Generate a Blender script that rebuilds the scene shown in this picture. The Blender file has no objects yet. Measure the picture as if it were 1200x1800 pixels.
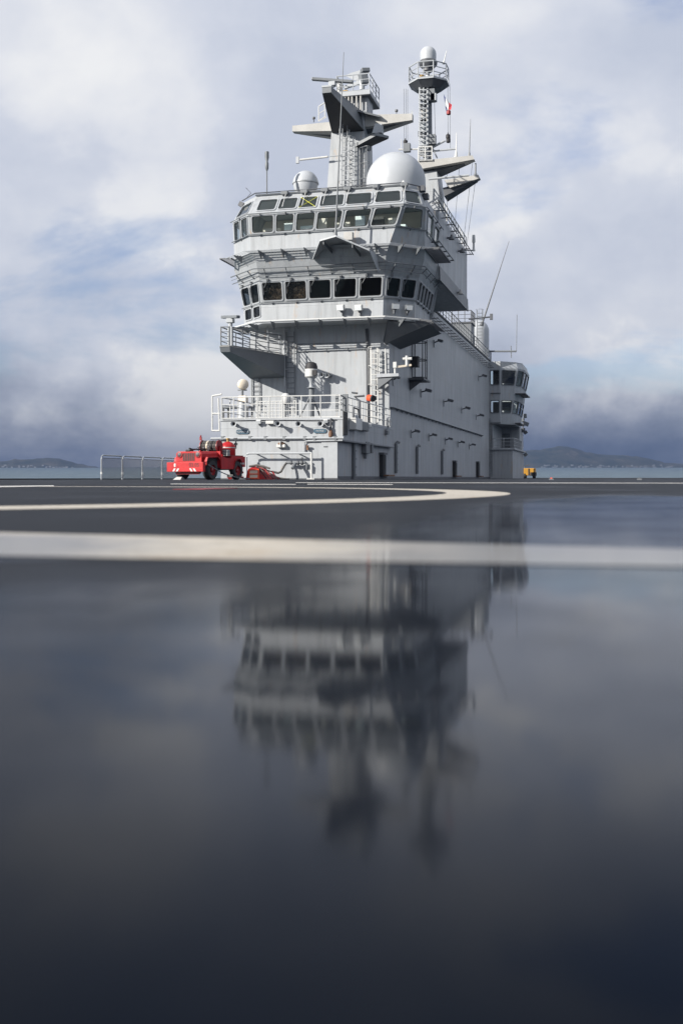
import bpy, bmesh, math, random
from math import radians, sin, cos, pi, sqrt, atan2
from mathutils import Vector as V, Matrix
random.seed(7)
SC = bpy.context.scene
COL = SC.collection

# ------------------------------------------------------------------ camera
# world frame: X to the right along the island's front, Y aft along its side, Z up, deck at z = 0
F = 1850.0; CX = 600.0; HY = 839.5; YAW = radians(14.66)
FWD = V((-sin(YAW), cos(YAW), 0)); RIGHT = V((cos(YAW), sin(YAW), 0)); UP = V((0, 0, 1))
CAM = -(RIGHT * (-6 / F * 52) + FWD * 52); CAM.z = 0.09
cd = bpy.data.cameras.new('camera'); cam = bpy.data.objects.new('camera', cd); COL.objects.link(cam)
cam.location = CAM; cam.rotation_euler = (pi / 2, 0, YAW)
cd.sensor_fit = 'VERTICAL'; cd.sensor_height = 36; cd.sensor_width = 24
cd.lens = F / 1800 * 36; cd.shift_y = -60.5 / 1800
cd.clip_start = 0.02; cd.clip_end = 30000
cd.dof.use_dof = True; cd.dof.focus_distance = 58; cd.dof.aperture_fstop = 3.8
SC.camera = cam

# ------------------------------------------------------------------ sky and sun
SUN_AZ = radians(43.5); SUN_EL = radians(24.5)          # azimuth measured from -Y towards -X
sdir = V((-sin(SUN_AZ) * cos(SUN_EL), -cos(SUN_AZ) * cos(SUN_EL), sin(SUN_EL)))
sl = bpy.data.lights.new('sun', 'SUN'); sun = bpy.data.objects.new('sun', sl); COL.objects.link(sun)
sl.energy = 5.0; sl.angle = radians(0.6); sl.color = (1.0, 0.945, 0.86)
sun.rotation_euler = (-sdir).to_track_quat('-Z', 'Y').to_euler(); sun.location = (-30, -30, 60)

w = bpy.data.worlds.new('World'); SC.world = w; w.use_nodes = True
SC.view_settings.view_transform = 'Standard'; SC.view_settings.look = 'None'
SC.view_settings.gamma = 1; SC.view_settings.use_curve_mapping = False
SC.view_settings.exposure = 0.62
SC.cycles.use_denoising = True
SC.cycles.max_bounces = 8; SC.cycles.transparent_max_bounces = 16

class NT:
    """small wrapper that makes node graphs short to write"""
    def __init__(s, tree): s.t = tree; tree.nodes.clear()
    def n(s, typ, ins=None, **kw):
        nd = s.t.nodes.new(typ)
        for k, v in kw.items(): setattr(nd, k, v)
        for k, v in (ins or {}).items():
            if isinstance(v, bpy.types.NodeSocket): s.t.links.new(v, nd.inputs[k])
            else: nd.inputs[k].default_value = v
        return nd
    def math(s, op, a, b=0.0, clamp=False):
        return s.n('ShaderNodeMath', {0: a, 1: b}, operation=op, use_clamp=clamp).outputs[0]
    def mix(s, fac, a, b):
        nd = s.n('ShaderNodeMix', {0: fac}, data_type='RGBA')
        for k, v in ((6, a), (7, b)):
            if isinstance(v, bpy.types.NodeSocket): s.t.links.new(v, nd.inputs[k])
            else: nd.inputs[k].default_value = (*v, 1) if len(v) == 3 else v
        return nd.outputs[2]
    def ramp(s, fac, stops, interp='EASE'):
        nd = s.n('ShaderNodeValToRGB', {0: fac}); cr = nd.color_ramp; cr.interpolation = interp
        while len(cr.elements) < len(stops): cr.elements.new(0.5)
        for e, (p, c) in zip(cr.elements, stops):
            e.position = p; e.color = (*c, 1) if len(c) == 3 else (c[0],) * 3 + (1,)
        return nd.outputs[0]
    def rng(s, v, a, b, c=0.0, d=1.0, smooth=True):
        return s.n('ShaderNodeMapRange', {0: v, 1: a, 2: b, 3: c, 4: d}, interpolation_type='SMOOTHSTEP' if smooth else 'LINEAR').outputs[0]

g = NT(w.node_tree)
sky = g.n('ShaderNodeTexSky', sky_type='NISHITA', sun_disc=False)
sky.sun_elevation = SUN_EL; sky.sun_rotation = atan2(sdir.x, sdir.y); sky.altitude = 10; sky.air_density = 1.2; sky.dust_density = 1.0
blue = g.n('ShaderNodeMix', {0: 1.0}, data_type='RGBA', blend_type='MULTIPLY')
w.node_tree.links.new(sky.outputs[0], blue.inputs[6]); blue.inputs[7].default_value = (0.10, 0.109, 0.15, 1)
tc = g.n('ShaderNodeTexCoord')
sep = g.n('ShaderNodeSeparateXYZ', {0: tc.outputs['Generated']})
el = g.math('MAXIMUM', sep.outputs[2], 0.0)
# cloud layer overhead, drawn out towards the horizon
den = g.math('ADD', el, 0.30)
cv = g.n('ShaderNodeCombineXYZ', {0: g.math('DIVIDE', sep.outputs[0], den), 1: g.math('DIVIDE', sep.outputs[1], den), 2: g.math('MULTIPLY', el, 2.2)})
mpA = g.n('ShaderNodeMapping', {'Vector': cv.outputs[0], 'Location': (9, 3, 0)})
nA = g.n('ShaderNodeTexNoise', {'Vector': mpA.outputs[0], 'Scale': 1.5, 'Detail': 7.0, 'Roughness': 0.55, 'Distortion': 0.3})
mp = g.n('ShaderNodeMapping', {'Vector': cv.outputs[0], 'Location': (2.2, 5.1, 0.4)})
nB = g.n('ShaderNodeTexNoise', {'Vector': mp.outputs[0], 'Scale': 1.3, 'Detail': 8.0, 'Roughness': 0.55, 'Distortion': 0.2})
# banks of cumulus seen from the side
mp2 = g.n('ShaderNodeMapping', {'Vector': tc.outputs['Generated'], 'Location': (6.1, 3.3, 1), 'Scale': (1.0, 1.0, 1.25)})
nC = g.n('ShaderNodeTexNoise', {'Vector': mp2.outputs[0], 'Scale': 4.6, 'Detail': 10.0, 'Roughness': 0.55, 'Distortion': 0.12})
cover = g.rng(nA.outputs[0], 0.34, 0.47, 0.35, 1.0)
shade = g.math('ADD', g.math('MULTIPLY', nB.outputs[0], 0.36), g.math('MULTIPLY', nC.outputs[0], 0.64))
sh = g.rng(shade, 0.38, 0.64, smooth=False)
# heaped tops: sharper edges low in the sky
heap = g.math('MULTIPLY', g.rng(nC.outputs[0], 0.485, 0.56), g.math('MULTIPLY', g.rng(el, 0.02, 0.09), g.rng(el, 0.42, 0.16)))
sh = g.math('ADD', sh, g.math('MULTIPLY', g.math('SUBTRACT', heap, 0.35), 0.34), True)
lit = g.ramp(sh, [(0.0, (0.575, 0.625, 0.745)), (0.3, (0.675, 0.715, 0.815)), (0.6, (0.785, 0.81, 0.875)), (1.0, (0.94, 0.945, 0.955))], 'LINEAR')
dark = g.ramp(sh, [(0.0, (0.125, 0.16, 0.245)), (0.5, (0.185, 0.225, 0.325)), (1.0, (0.33, 0.37, 0.48))], 'LINEAR')
hz = g.math('ADD', el, g.math('MULTIPLY', g.math('SUBTRACT', shade, 0.5), 0.30))
low = g.rng(hz, -0.005, 0.125)
clouds = g.mix(low, dark, lit)
final = g.mix(g.math('MAXIMUM', cover, g.rng(el, 0.12, 0.05, 0.0, 1.0)), blue.outputs[2], clouds)
bg = g.n('ShaderNodeBackground', {0: final, 1: 0.65})
g.t.links.new(bg.outputs[0], g.n('ShaderNodeOutputWorld').inputs[0])

# ------------------------------------------------------------------ helpers: pixels of the photograph to points at a known plane
def ray(px, py): return FWD + RIGHT * ((px - CX) / F) + UP * ((HY - py) / F)
def onX(px, py, X): d = ray(px, py); return CAM + d * ((X - CAM.x) / d.x)
def onY(px, py, Y): d = ray(px, py); return CAM + d * ((Y - CAM.y) / d.y)
def onZ(px, py, Z=0.0): d = ray(px, py); return CAM + d * ((Z - CAM.z) / d.z)
def onD(px, py, D): return CAM + ray(px, py) * D
def proj(p):
    r = V(p) - CAM; D = r.dot(FWD); return CX + F * r.dot(RIGHT) / D, HY - F * r.z / D, D

ORI = {}
def origin(o): return ORI.get(o.name, V((0, 0, 0))) if o else V((0, 0, 0))

class MB:
    def __init__(s): s.v = []; s.f = []
    def add(s, vs, fs):
        k = len(s.v); s.v += [V(p) for p in vs]; s.f += [[i + k for i in f] for f in fs]; return s
    def quad(s, a, b, c, d): return s.add([a, b, c, d], [[0, 1, 2, 3]])
    def poly(s, pts): return s.add(pts, [list(range(len(pts)))])
    def loft(s, A, B, caps=True):
        n = len(A); fs = [[i, (i + 1) % n, n + (i + 1) % n, n + i] for i in range(n)]
        if caps: fs += [list(range(n))[::-1], list(range(n, 2 * n))]
        return s.add(list(A) + list(B), fs)
    def box(s, x0, x1, y0, y1, z0, z1):
        return s.loft([(x0, y0, z0), (x1, y0, z0), (x1, y1, z0), (x0, y1, z0)], [(x0, y0, z1), (x1, y0, z1), (x1, y1, z1), (x0, y1, z1)])
    def cbox(s, c, sx, sy, sz, R=None):
        R = R or Matrix.Identity(3); c = V(c)
        P = lambda a, b, d: c + R @ V((a * sx / 2, b * sy / 2, d * sz / 2))
        return s.loft([P(-1, -1, -1), P(1, -1, -1), P(1, 1, -1), P(-1, 1, -1)], [P(-1, -1, 1), P(1, -1, 1), P(1, 1, 1), P(-1, 1, 1)])
    def frame(s, d):
        d = V(d).normalized(); a = V((0, 0, 1)) if abs(d.z) < 0.95 else V((1, 0, 0))
        x = d.cross(a).normalized(); y = x.cross(d).normalized(); return x, y
    def bar(s, p, q, wd, ht):
        p, q = V(p), V(q); x, y = s.frame(q - p); x *= wd / 2; y *= ht / 2
        return s.loft([p - x - y, p + x - y, p + x + y, p - x + y], [q - x - y, q + x - y, q + x + y, q - x + y])
    def tube(s, p, q, r, n=8, r2=None, caps=True):
        p, q = V(p), V(q); x, y = s.frame(q - p); r2 = r if r2 is None else r2
        A = [p + (x * cos(2 * pi * i / n) + y * sin(2 * pi * i / n)) * r for i in range(n)]
        B = [q + (x * cos(2 * pi * i / n) + y * sin(2 * pi * i / n)) * r2 for i in range(n)]
        return s.loft(A, B, caps)
    def path(s, pts, r, n=8):
        pts = [V(p) for p in pts]; rings = []
        for i, p in enumerate(pts):
            d = (pts[min(i + 1, len(pts) - 1)] - pts[max(i - 1, 0)])
            x, y = s.frame(d)
            rings.append([p + (x * cos(2 * pi * k / n) + y * sin(2 * pi * k / n)) * r for k in range(n)])
        for a, b in zip(rings, rings[1:]): s.loft(a, b, False)
        s.poly(rings[0][::-1]); s.poly(rings[-1]); return s
    def lathe(s, c, prof, n=20, R=None, close=True):
        R = R or Matrix.Identity(3); c = V(c); k = len(s.v)
        for (r, z) in prof:
            for i in range(n): s.v.append(c + R @ V((r * cos(2 * pi * i / n), r * sin(2 * pi * i / n), z)))
        for j in range(len(prof) - 1):
            for i in range(n):
                a = k + j * n + i; b = k + j * n + (i + 1) % n
                s.f.append([a, b, b + n, a + n])
        if close:
            s.f.append([k + i for i in range(n)][::-1]); s.f.append([k + (len(prof) - 1) * n + i for i in range(n)])
        return s
    def build(s, name, mat, parent=None, loc=None, smooth=False, bevel=0):
        """one mesh object; world coordinates go in, the origin is the thing's base"""
        o0 = origin(parent) if parent else (V(loc) if loc is not None else V((0, 0, 0)))
        me = bpy.data.meshes.new(name); me.from_pydata([tuple(p - o0) for p in s.v], [], s.f)
        bm = bmesh.new(); bm.from_mesh(me); bmesh.ops.recalc_face_normals(bm, faces=bm.faces); bm.to_mesh(me); bm.free()
        o = bpy.data.objects.new(name, me); COL.objects.link(o); me.materials.append(mat)
        if parent: o.parent = parent
        else: o.location = o0
        ORI[o.name] = o0
        if smooth:
            for p in me.polygons: p.use_smooth = True
            me.set_sharp_from_angle(angle=radians(40))
        if bevel:
            m = o.modifiers.new('bevel', 'BEVEL'); m.width = bevel; m.segments = 2; m.limit_method = 'ANGLE'
        return o

def tag(o, label=None, cat=None, group=None, kind=None):
    for k, v in (('label', label), ('category', cat), ('group', group), ('kind', kind)):
        if v: o[k] = v
    return o
def thing(name, label, cat, loc, group=None):
    o = bpy.data.objects.new(name, None); COL.objects.link(o); o.location = loc; o.empty_display_size = 0.2
    ORI[o.name] = V(loc); return tag(o, label, cat, group)
def copy_thing(root, loc, label, rotz=None):
    c = root.copy(); COL.objects.link(c); c.location = loc; c['label'] = label
    if rotz is not None: c.rotation_euler = (0, 0, rotz)
    for ch in root.children:
        d = ch.copy(); COL.objects.link(d); d.parent = c
        for gc in ch.children:
            e = gc.copy(); COL.objects.link(e); e.parent = d
    ORI[c.name] = V(loc); return c
def lerp(a, b, t): return V(a) + (V(b) - V(a)) * t
def bil(P, u, v): return lerp(lerp(P[0], P[1], u), lerp(P[3], P[2], u), v)

# ------------------------------------------------------------------ materials
def mat(name): m = bpy.data.materials.new(name); m.use_nodes = True; return m, NT(m.node_tree)
def finish(g, shader, disp=None):
    o = g.n('ShaderNodeOutputMaterial'); g.t.links.new(shader, o.inputs[0])
def paint(name, col, rough=0.5, var=0.06, rust=0.0, streak=0.0, metal=0.0, bump=0.02, scale=1.0, spec=0.5):
    m, g = mat(name)
    pos = g.n('ShaderNodeNewGeometry').outputs['Position']
    n1 = g.n('ShaderNodeTexNoise', {'Vector': pos, 'Scale': 0.7 * scale, 'Detail': 6.0, 'Roughness': 0.6}).outputs[0]
    mp = g.n('ShaderNodeMapping', {'Vector': pos, 'Scale': (5.0, 5.0, 0.35)}).outputs[0]
    n2 = g.n('ShaderNodeTexNoise', {'Vector': mp, 'Scale': 1.0, 'Detail': 5.0, 'Roughness': 0.65}).outputs[0]
    c = g.mix(g.rng(n1, 0.3, 0.7), [x * (1 - var) for x in col], [min(1, x * (1 + var)) for x in col])
    if streak: c = g.mix(g.math('MULTIPLY', g.rng(n2, 0.55, 0.75), streak), c, [x * 0.55 for x in col])
    if rust:
        mp3 = g.n('ShaderNodeMapping', {'Vector': pos, 'Scale': (2.2, 2.2, 0.5), 'Location': (5, 2, 0)}).outputs[0]
        n3 = g.n('ShaderNodeTexNoise', {'Vector': mp3, 'Scale': 1.3, 'Detail': 8.0, 'Roughness': 0.7}).outputs[0]
        c = g.mix(g.math('MULTIPLY', g.rng(n3, 0.60, 0.72), rust), c, (0.36, 0.20, 0.09))
    n4 = g.n('ShaderNodeTexNoise', {'Vector': pos, 'Scale': 3.0 * scale, 'Detail': 3.0}).outputs[0]
    bp = g.n('ShaderNodeBump', {'Strength': 0.25, 'Distance': bump, 'Height': n4}).outputs[0]
    b = g.n('ShaderNodeBsdfPrincipled', {'Base Color': c, 'Roughness': g.rng(n1, 0.2, 0.8, rough - 0.08, rough + 0.08), 'Metallic': metal, 'Specular IOR Level': spec, 'Normal': bp})
    finish(g, b.outputs[0]); return m
def plated(name, col, rough=0.5, seam=(2.4, 2.6), rust=0.36):
    """hull plating: welded plates slightly different in tone, dished between the frames, with run-off streaks and a little rust"""
    m, g = mat(name)
    ge = g.n('ShaderNodeNewGeometry'); pos = ge.outputs['Position']
    sp = g.n('ShaderNodeSeparateXYZ', {0: pos})
    h = g.math('ADD', sp.outputs[0], sp.outputs[1])
    cell = g.n('ShaderNodeCombineXYZ', {0: g.math('FLOOR', g.math('DIVIDE', h, seam[0])), 1: g.math('FLOOR', g.math('DIVIDE', sp.outputs[2], seam[1]))}).outputs[0]
    wn = g.n('ShaderNodeTexWhiteNoise', {'Vector': cell}, noise_dimensions='2D').outputs[0]
    def ridge(x, p):
        f = g.math('FRACT', g.math('DIVIDE', x, p)); d = g.math('ABSOLUTE', g.math('SUBTRACT', f, 0.5))
        return g.rng(d, 0.494, 0.5), d
    r1, d1 = ridge(h, seam[0]); r2, d2 = ridge(sp.outputs[2], seam[1]); r3, d3 = ridge(h, 0.6)
    n1 = g.n('ShaderNodeTexNoise', {'Vector': pos, 'Scale': 0.45, 'Detail': 7.0, 'Roughness': 0.62}).outputs[0]
    mp = g.n('ShaderNodeMapping', {'Vector': pos, 'Scale': (3.5, 3.5, 0.22)}).outputs[0]
    n2 = g.n('ShaderNodeTexNoise', {'Vector': mp, 'Scale': 1.0, 'Detail': 7.0, 'Roughness': 0.68}).outputs[0]
    mp3 = g.n('ShaderNodeMapping', {'Vector': pos, 'Scale': (2.6, 2.6, 0.55), 'Location': (5, 2, 0)}).outputs[0]
    n3 = g.n('ShaderNodeTexNoise', {'Vector': mp3, 'Scale': 1.0, 'Detail': 9.0, 'Roughness': 0.72}).outputs[0]
    c = g.mix(g.rng(n1, 0.3, 0.7), [x * 0.93 for x in col], [x * 1.05 for x in col])
    c = g.mix(g.math('MULTIPLY', wn, 0.16), c, [x * 0.70 for x in col])
    c = g.mix(g.rng(n2, 0.46, 0.70, 0.0, 0.62), c, [x * 0.62 for x in col])
    c = g.mix(g.rng(n2, 0.46, 0.30, 0.0, 0.25), c, [min(1, x * 1.16) for x in col])
    c = g.mix(g.math('MULTIPLY', g.math('MAXIMUM', r1, r2), 0.32), c, [x * 0.5 for x in col])
    c = g.mix(g.rng(n3, 0.565, 0.72, 0.0, rust * 1.9), c, (0.42, 0.27, 0.14))
    hgt = g.math('ADD', g.math('MULTIPLY', g.math('MAXIMUM', r1, r2), 0.35), g.math('MULTIPLY', g.math('MULTIPLY', d3, d3), 0.55))
    hgt = g.math('ADD', hgt, g.math('MULTIPLY', n1, 0.6))
    bp = g.n('ShaderNodeBump', {'Strength': 0.45, 'Distance': 0.035, 'Height': hgt}).outputs[0]
    b = g.n('ShaderNodeBsdfPrincipled', {'Base Color': c, 'Roughness': g.rng(n2, 0.3, 0.7, rough - 0.07, rough + 0.1), 'Normal': bp})
    finish(g, b.outputs[0]); return m

M = {}
GREY = (0.345, 0.365, 0.386)
M['hull'] = plated('ship_grey_plating', GREY, 0.46)
M['grey'] = paint('ship_grey_paint', GREY, 0.48, 0.06, 0.25, 0.3)
M['mid'] = paint('mid_grey_paint', (0.14, 0.152, 0.165), 0.5, 0.08, 0.15, 0.3)
M['roofdeck'] = paint('dark_roof_coating', (0.07, 0.072, 0.078), 0.7, 0.15)
M['dark'] = paint('dark_grey_metal', (0.075, 0.08, 0.09), 0.5, 0.15)
M['black'] = paint('black_rubber', (0.018, 0.018, 0.02), 0.65, 0.2)
M['white'] = paint('white_paint', (0.52, 0.525, 0.515), 0.4, 0.05, 0.12, 0.15)
M['dome'] = paint('radome_skin', (0.40, 0.42, 0.445), 0.42, 0.03, 0.0, 0.08)
M['cream'] = paint('cream_cover', (0.70, 0.62, 0.50), 0.6, 0.06)
M['beige'] = paint('weathered_light_grey', (0.37, 0.365, 0.35), 0.55, 0.1, 0.45, 0.45)
M['red'] = paint('fire_red_paint', (0.40, 0.014, 0.017), 0.45, 0.16, 0.0, 0.35, scale=4, spec=0.3)
M['red2'] = paint('deep_red_paint', (0.24, 0.008, 0.010), 0.42, 0.1, scale=4)
M['orange'] = paint('orange_red_paint', (0.75, 0.09, 0.03), 0.45, 0.08)
M['yellow'] = paint('yellow_paint', (0.42, 0.21, 0.02), 0.5, 0.12, 0.1)
M['tape'] = paint('yellow_tape', (0.72, 0.70, 0.04), 0.5, 0.05)
M['brass'] = paint('brass_fitting', (0.35, 0.24, 0.10), 0.45, 0.2, metal=0.6)
M['rust'] = paint('rusty_steel', (0.16, 0.085, 0.05), 0.75, 0.3)
M['plate_blue'] = paint('blue_nameplate', (0.03, 0.075, 0.115), 0.45, 0.1)
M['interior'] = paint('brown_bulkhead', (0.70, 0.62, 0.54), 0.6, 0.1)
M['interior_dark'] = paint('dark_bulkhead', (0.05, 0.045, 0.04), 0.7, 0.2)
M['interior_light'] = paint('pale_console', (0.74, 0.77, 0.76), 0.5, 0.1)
M['hose'] = paint('grey_hose', (0.09, 0.085, 0.08), 0.7, 0.2, scale=6)
M['flag_blue'] = paint('flag_blue', (0.02, 0.035, 0.14), 0.8, 0.05)
M['flag_white'] = paint('flag_white', (0.75, 0.75, 0.75), 0.8, 0.03)
M['flag_red'] = paint('flag_red', (0.55, 0.02, 0.03), 0.8, 0.05)

def glass(name, tint, refl):
    m, g = mat(name)
    pos = g.n('ShaderNodeNewGeometry').outputs['Position']
    nz = g.n('ShaderNodeTexNoise', {'Vector': pos, 'Scale': 1.4, 'Detail': 2.0}).outputs[0]
    bp = g.n('ShaderNodeBump', {'Strength': 0.1, 'Distance': 0.02, 'Height': nz}).outputs[0]
    fc = g.n('ShaderNodeLayerWeight', {'Blend': 0.5, 'Normal': bp}).outputs['Facing']
    fr = g.math('ADD', 0.04, g.math('MULTIPLY', g.math('POWER', fc, 5.0), 0.96))
    gl = g.n('ShaderNodeBsdfGlossy', {'Color': (0.9, 0.93, 0.95, 1), 'Roughness': 0.03, 'Normal': bp}).outputs[0]
    tr = g.n('ShaderNodeBsdfTransparent', {'Color': (*tint, 1)}).outputs[0]
    mx = g.n('ShaderNodeMixShader', {0: g.math('MULTIPLY', fr, refl, True), 1: tr, 2: gl}).outputs[0]
    finish(g, mx); return m
M['glass'] = glass('window_glass', (0.82, 0.88, 0.88), 1.3)
M['dark_glass'] = glass('tinted_window_glass', (0.40, 0.43, 0.44), 0.9)
def emissive_lens():
    m, g = mat('lamp_lens')
    b = g.n('ShaderNodeBsdfPrincipled', {'Base Color': (0.6, 0.63, 0.65, 1), 'Roughness': 0.15, 'Specular IOR Level': 0.8}); finish(g, b.outputs[0]); return m
M['lens'] = emissive_lens()
def net_mat():
    m, g = mat('camouflage_net')
    pos = g.n('ShaderNodeNewGeometry').outputs['Position']
    mp = g.n('ShaderNodeMapping', {'Vector': pos, 'Scale': (5.0, 5.0, 2.0)}).outputs[0]
    n = g.n('ShaderNodeTexNoise', {'Vector': mp, 'Scale': 2.2, 'Detail': 8.0, 'Roughness': 0.7, 'Distortion': 1.5}).outputs[0]
    c = g.ramp(n, [(0.42, (0.012, 0.010, 0.008)), (0.5, (0.10, 0.06, 0.035)), (0.58, (0.36, 0.23, 0.14)), (0.7, (0.05, 0.04, 0.03))], 'LINEAR')
    bp = g.n('ShaderNodeBump', {'Strength': 0.8, 'Distance': 0.05, 'Height': n}).outputs[0]
    b = g.n('ShaderNodeBsdfPrincipled', {'Base Color': c, 'Roughness': 0.9, 'Normal': bp}); finish(g, b.outputs[0]); return m
M['net'] = net_mat()

# wetness shared by the deck and its painted lines: rain lies in shallow hollows of the deck
def wet_mask(g):
    pos = g.n('ShaderNodeNewGeometry').outputs['Position']
    loc = g.n('ShaderNodeVectorMath', {0: pos, 1: (CAM.x, CAM.y, 0)}, operation='SUBTRACT').outputs[0]
    lx = g.n('ShaderNodeVectorMath', {0: loc, 1: tuple(RIGHT)}, operation='DOT_PRODUCT').outputs['Value']
    ly = g.n('ShaderNodeVectorMath', {0: loc, 1: tuple(FWD)}, operation='DOT_PRODUCT').outputs['Value']
    uv = g.n('ShaderNodeCombineXYZ', {0: lx, 1: ly}).outputs[0]
    nz = g.n('ShaderNodeTexNoise', {'Vector': uv, 'Scale': 1.6, 'Detail': 6.0, 'Roughness': 0.62}).outputs[0]
    nz2 = g.n('ShaderNodeTexNoise', {'Vector': uv, 'Scale': 0.55, 'Detail': 5.0, 'Roughness': 0.6}).outputs[0]
    def ell(cx, cy, rx, ry, rot=0.0):
        dx = g.math('SUBTRACT', lx, cx); dy = g.math('SUBTRACT', ly, cy)
        a = g.math('ADD', g.math('MULTIPLY', dx, cos(rot)), g.math('MULTIPLY', dy, sin(rot)))
        b = g.math('SUBTRACT', g.math('MULTIPLY', dy, cos(rot)), g.math('MULTIPLY', dx, sin(rot)))
        a = g.math('DIVIDE', a, rx); b = g.math('DIVIDE', b, ry)
        return g.math('SUBTRACT', 1.0, g.math('SQRT', g.math('ADD', g.math('MULTIPLY', a, a), g.math('MULTIPLY', b, b))))
    near = ell(0.25, -0.6, 4.5, 1.60)
    right = ell(0.86, 2.7, 0.62, 2.9, radians(-14))
    left = ell(-0.75, 1.36, 0.55, 0.36)
    pools = g.math('MAXIMUM', g.math('MAXIMUM', near, right), left)
    fine = g.n('ShaderNodeTexNoise', {'Vector': uv, 'Scale': 11.0, 'Detail': 6.0, 'Roughness': 0.68}).outputs[0]
    nz = g.math('ADD', g.math('MULTIPLY', nz, 0.66), g.math('MULTIPLY', fine, 0.34))
    edge = g.math('ADD', pools, g.math('MULTIPLY', g.math('SUBTRACT', nz, 0.5), 0.8))
    wet = g.rng(edge, -0.16, 0.26)
    damp = g.math('MULTIPLY', g.rng(nz2, 0.46, 0.66), 0.34)
    return wet, damp, uv, nz, g.rng(ly, 0.14, 0.36, 0.30, 1.0), g.rng(g.math('ADD', lx, g.math('MULTIPLY', g.math('SUBTRACT', nz2, 0.5), 0.35)), -0.20, -0.02)
def deck_like(name, dry_col, wet_col, dry_rough, grain, glossmax):
    m, g = mat(name)
    wet, damp, uv, nz, shore, deep = wet_mask(g)  # shore: film weakened towards the camera to darken the nearest reflection
    pos = g.n('ShaderNodeNewGeometry').outputs['Position']
    gr = g.n('ShaderNodeTexNoise', {'Vector': pos, 'Scale': 260.0, 'Detail': 3.0, 'Roughness': 0.7}).outputs[0]
    gr2 = g.n('ShaderNodeTexNoise', {'Vector': pos, 'Scale': 22.0, 'Detail': 5.0, 'Roughness': 0.65}).outputs[0]
    st = g.n('ShaderNodeTexNoise', {'Vector': pos, 'Scale': 2.3, 'Detail': 7.0, 'Roughness': 0.65}).outputs[0]
    c = g.mix(g.rng(gr, 0.35, 0.7), [x * 0.75 for x in dry_col], [x * 1.25 for x in dry_col])
    c = g.mix(g.rng(st, 0.52, 0.72, 0.0, 0.35), c, [x * 0.7 for x in dry_col])
    if grain: c = g.mix(g.rng(g.math('ADD', g.math('MULTIPLY', gr2, 0.5), g.math('MULTIPLY', st, 0.5)), 0.54, 0.66, 0.0, 0.7), c, (0.45, 0.33, 0.20))
    if grain: c = g.mix(g.rng(g.math('ADD', g.math('MULTIPLY', gr, 0.45), g.math('MULTIPLY', gr2, 0.55)), 0.55, 0.62, 0.0, 0.75), c, (0.06, 0.06, 0.062))
    c = g.mix(wet, c, wet_col)
    anyw = g.math('MAXIMUM', wet, damp)
    bpd = g.n('ShaderNodeBump', {'Strength': 0.5, 'Distance': 0.0025, 'Height': g.math('ADD', gr, gr2)}).outputs[0]
    dry = g.n('ShaderNodeBsdfPrincipled', {'Base Color': c, 'Roughness': dry_rough, 'Specular IOR Level': g.rng(wet, 0.0, 1.0, 0.12, 0.0), 'Normal': bpd}).outputs[0]
    rp = g.n('ShaderNodeTexNoise', {'Vector': uv, 'Scale': 34.0, 'Detail': 4.0, 'Roughness': 0.6}).outputs[0]
    bpw = g.n('ShaderNodeBump', {'Strength': 0.35, 'Distance': 0.00022, 'Height': rp}).outputs[0]
    film0 = g.n('ShaderNodeBsdfPrincipled', {'Base Color': c, 'Roughness': g.math('MAXIMUM', g.rng(wet, 0.3, 1.0, 0.20, 0.042), g.rng(g.n('ShaderNodeSeparateXYZ', {0: uv}).outputs[1], 0.22, 0.50, 0.085, 0.042)), 'IOR': 1.33, 'Normal': bpw}).outputs[0]
    grit = g.n('ShaderNodeBsdfPrincipled', {'Base Color': c, 'Roughness': 0.34, 'IOR': 1.33, 'Normal': bpw}).outputs[0]
    far = g.rng(g.n('ShaderNodeSeparateXYZ', {0: uv}).outputs[1], 1.15, 2.4, 0.0, 0.10)
    film = g.n('ShaderNodeMixShader', {0: g.math('ADD', g.rng(nz, 0.35, 0.65, 0.12, 0.30), far), 1: film0, 2: grit}).outputs[0]
    fac = g.math('MULTIPLY', anyw, g.math('MULTIPLY', g.rng(nz, 0.36, 0.64, glossmax - 0.16, glossmax + 0.09), g.math('MULTIPLY', g.rng(deep, 0.0, 1.0, 0.76, 1.30), shore)))
    finish(g, g.n('ShaderNodeMixShader', {0: fac, 1: dry, 2: film}).outputs[0]); return m
M['deck'] = deck_like('non_skid_deck', (0.014, 0.0165, 0.022), (0.0012, 0.0032, 0.0080), 0.66, False, 0.72)
M['line'] = deck_like('deck_line_paint', (0.50, 0.46, 0.395), (0.26, 0.26, 0.26), 0.62, True, 0.5)
M['line_far'] = paint('far_deck_line_paint', (0.58, 0.56, 0.52), 0.6, 0.15)

# ------------------------------------------------------------------ flight deck
DX0, DX1, DY0, DY1 = -10.0, 23.0, -95.0, 118.0
def graded(lo, hi, c, s0, gr):
    a = [c]; s = s0
    while a[-1] < hi: a.append(a[-1] + s); s *= gr
    a[-1] = hi; b = [c]; s = s0
    while b[-1] > lo: b.append(b[-1] - s); s *= gr
    b[-1] = lo
    return sorted(set(a + b))
def deck_z(x, y):
    d = sqrt((x - CAM.x) ** 2 + (y - CAM.y) ** 2)
    return -0.00097 / sqrt(d * d + 0.03 ** 2) * (1 if d < 3 else max(0, (6 - d) / 3)) if d < 6 else 0.0
xs = graded(DX0, DX1, CAM.x, 0.012, 1.11); ys = graded(DY0, DY1, CAM.y, 0.012, 1.11)
mb = MB(); nx = len(xs)
mb.v = [V((x, y, max(deck_z(x, y), -0.0075))) for y in ys for x in xs]
mb.f = [[j * nx + i, j * nx + i + 1, (j + 1) * nx + i + 1, (j + 1) * nx + i] for j in range(len(ys) - 1) for i in range(nx - 1)]
tag(mb.build('flight_deck', M['deck'], smooth=True), 'dark non-skid flight deck, wet near the camera', None, None, 'structure')
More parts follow.
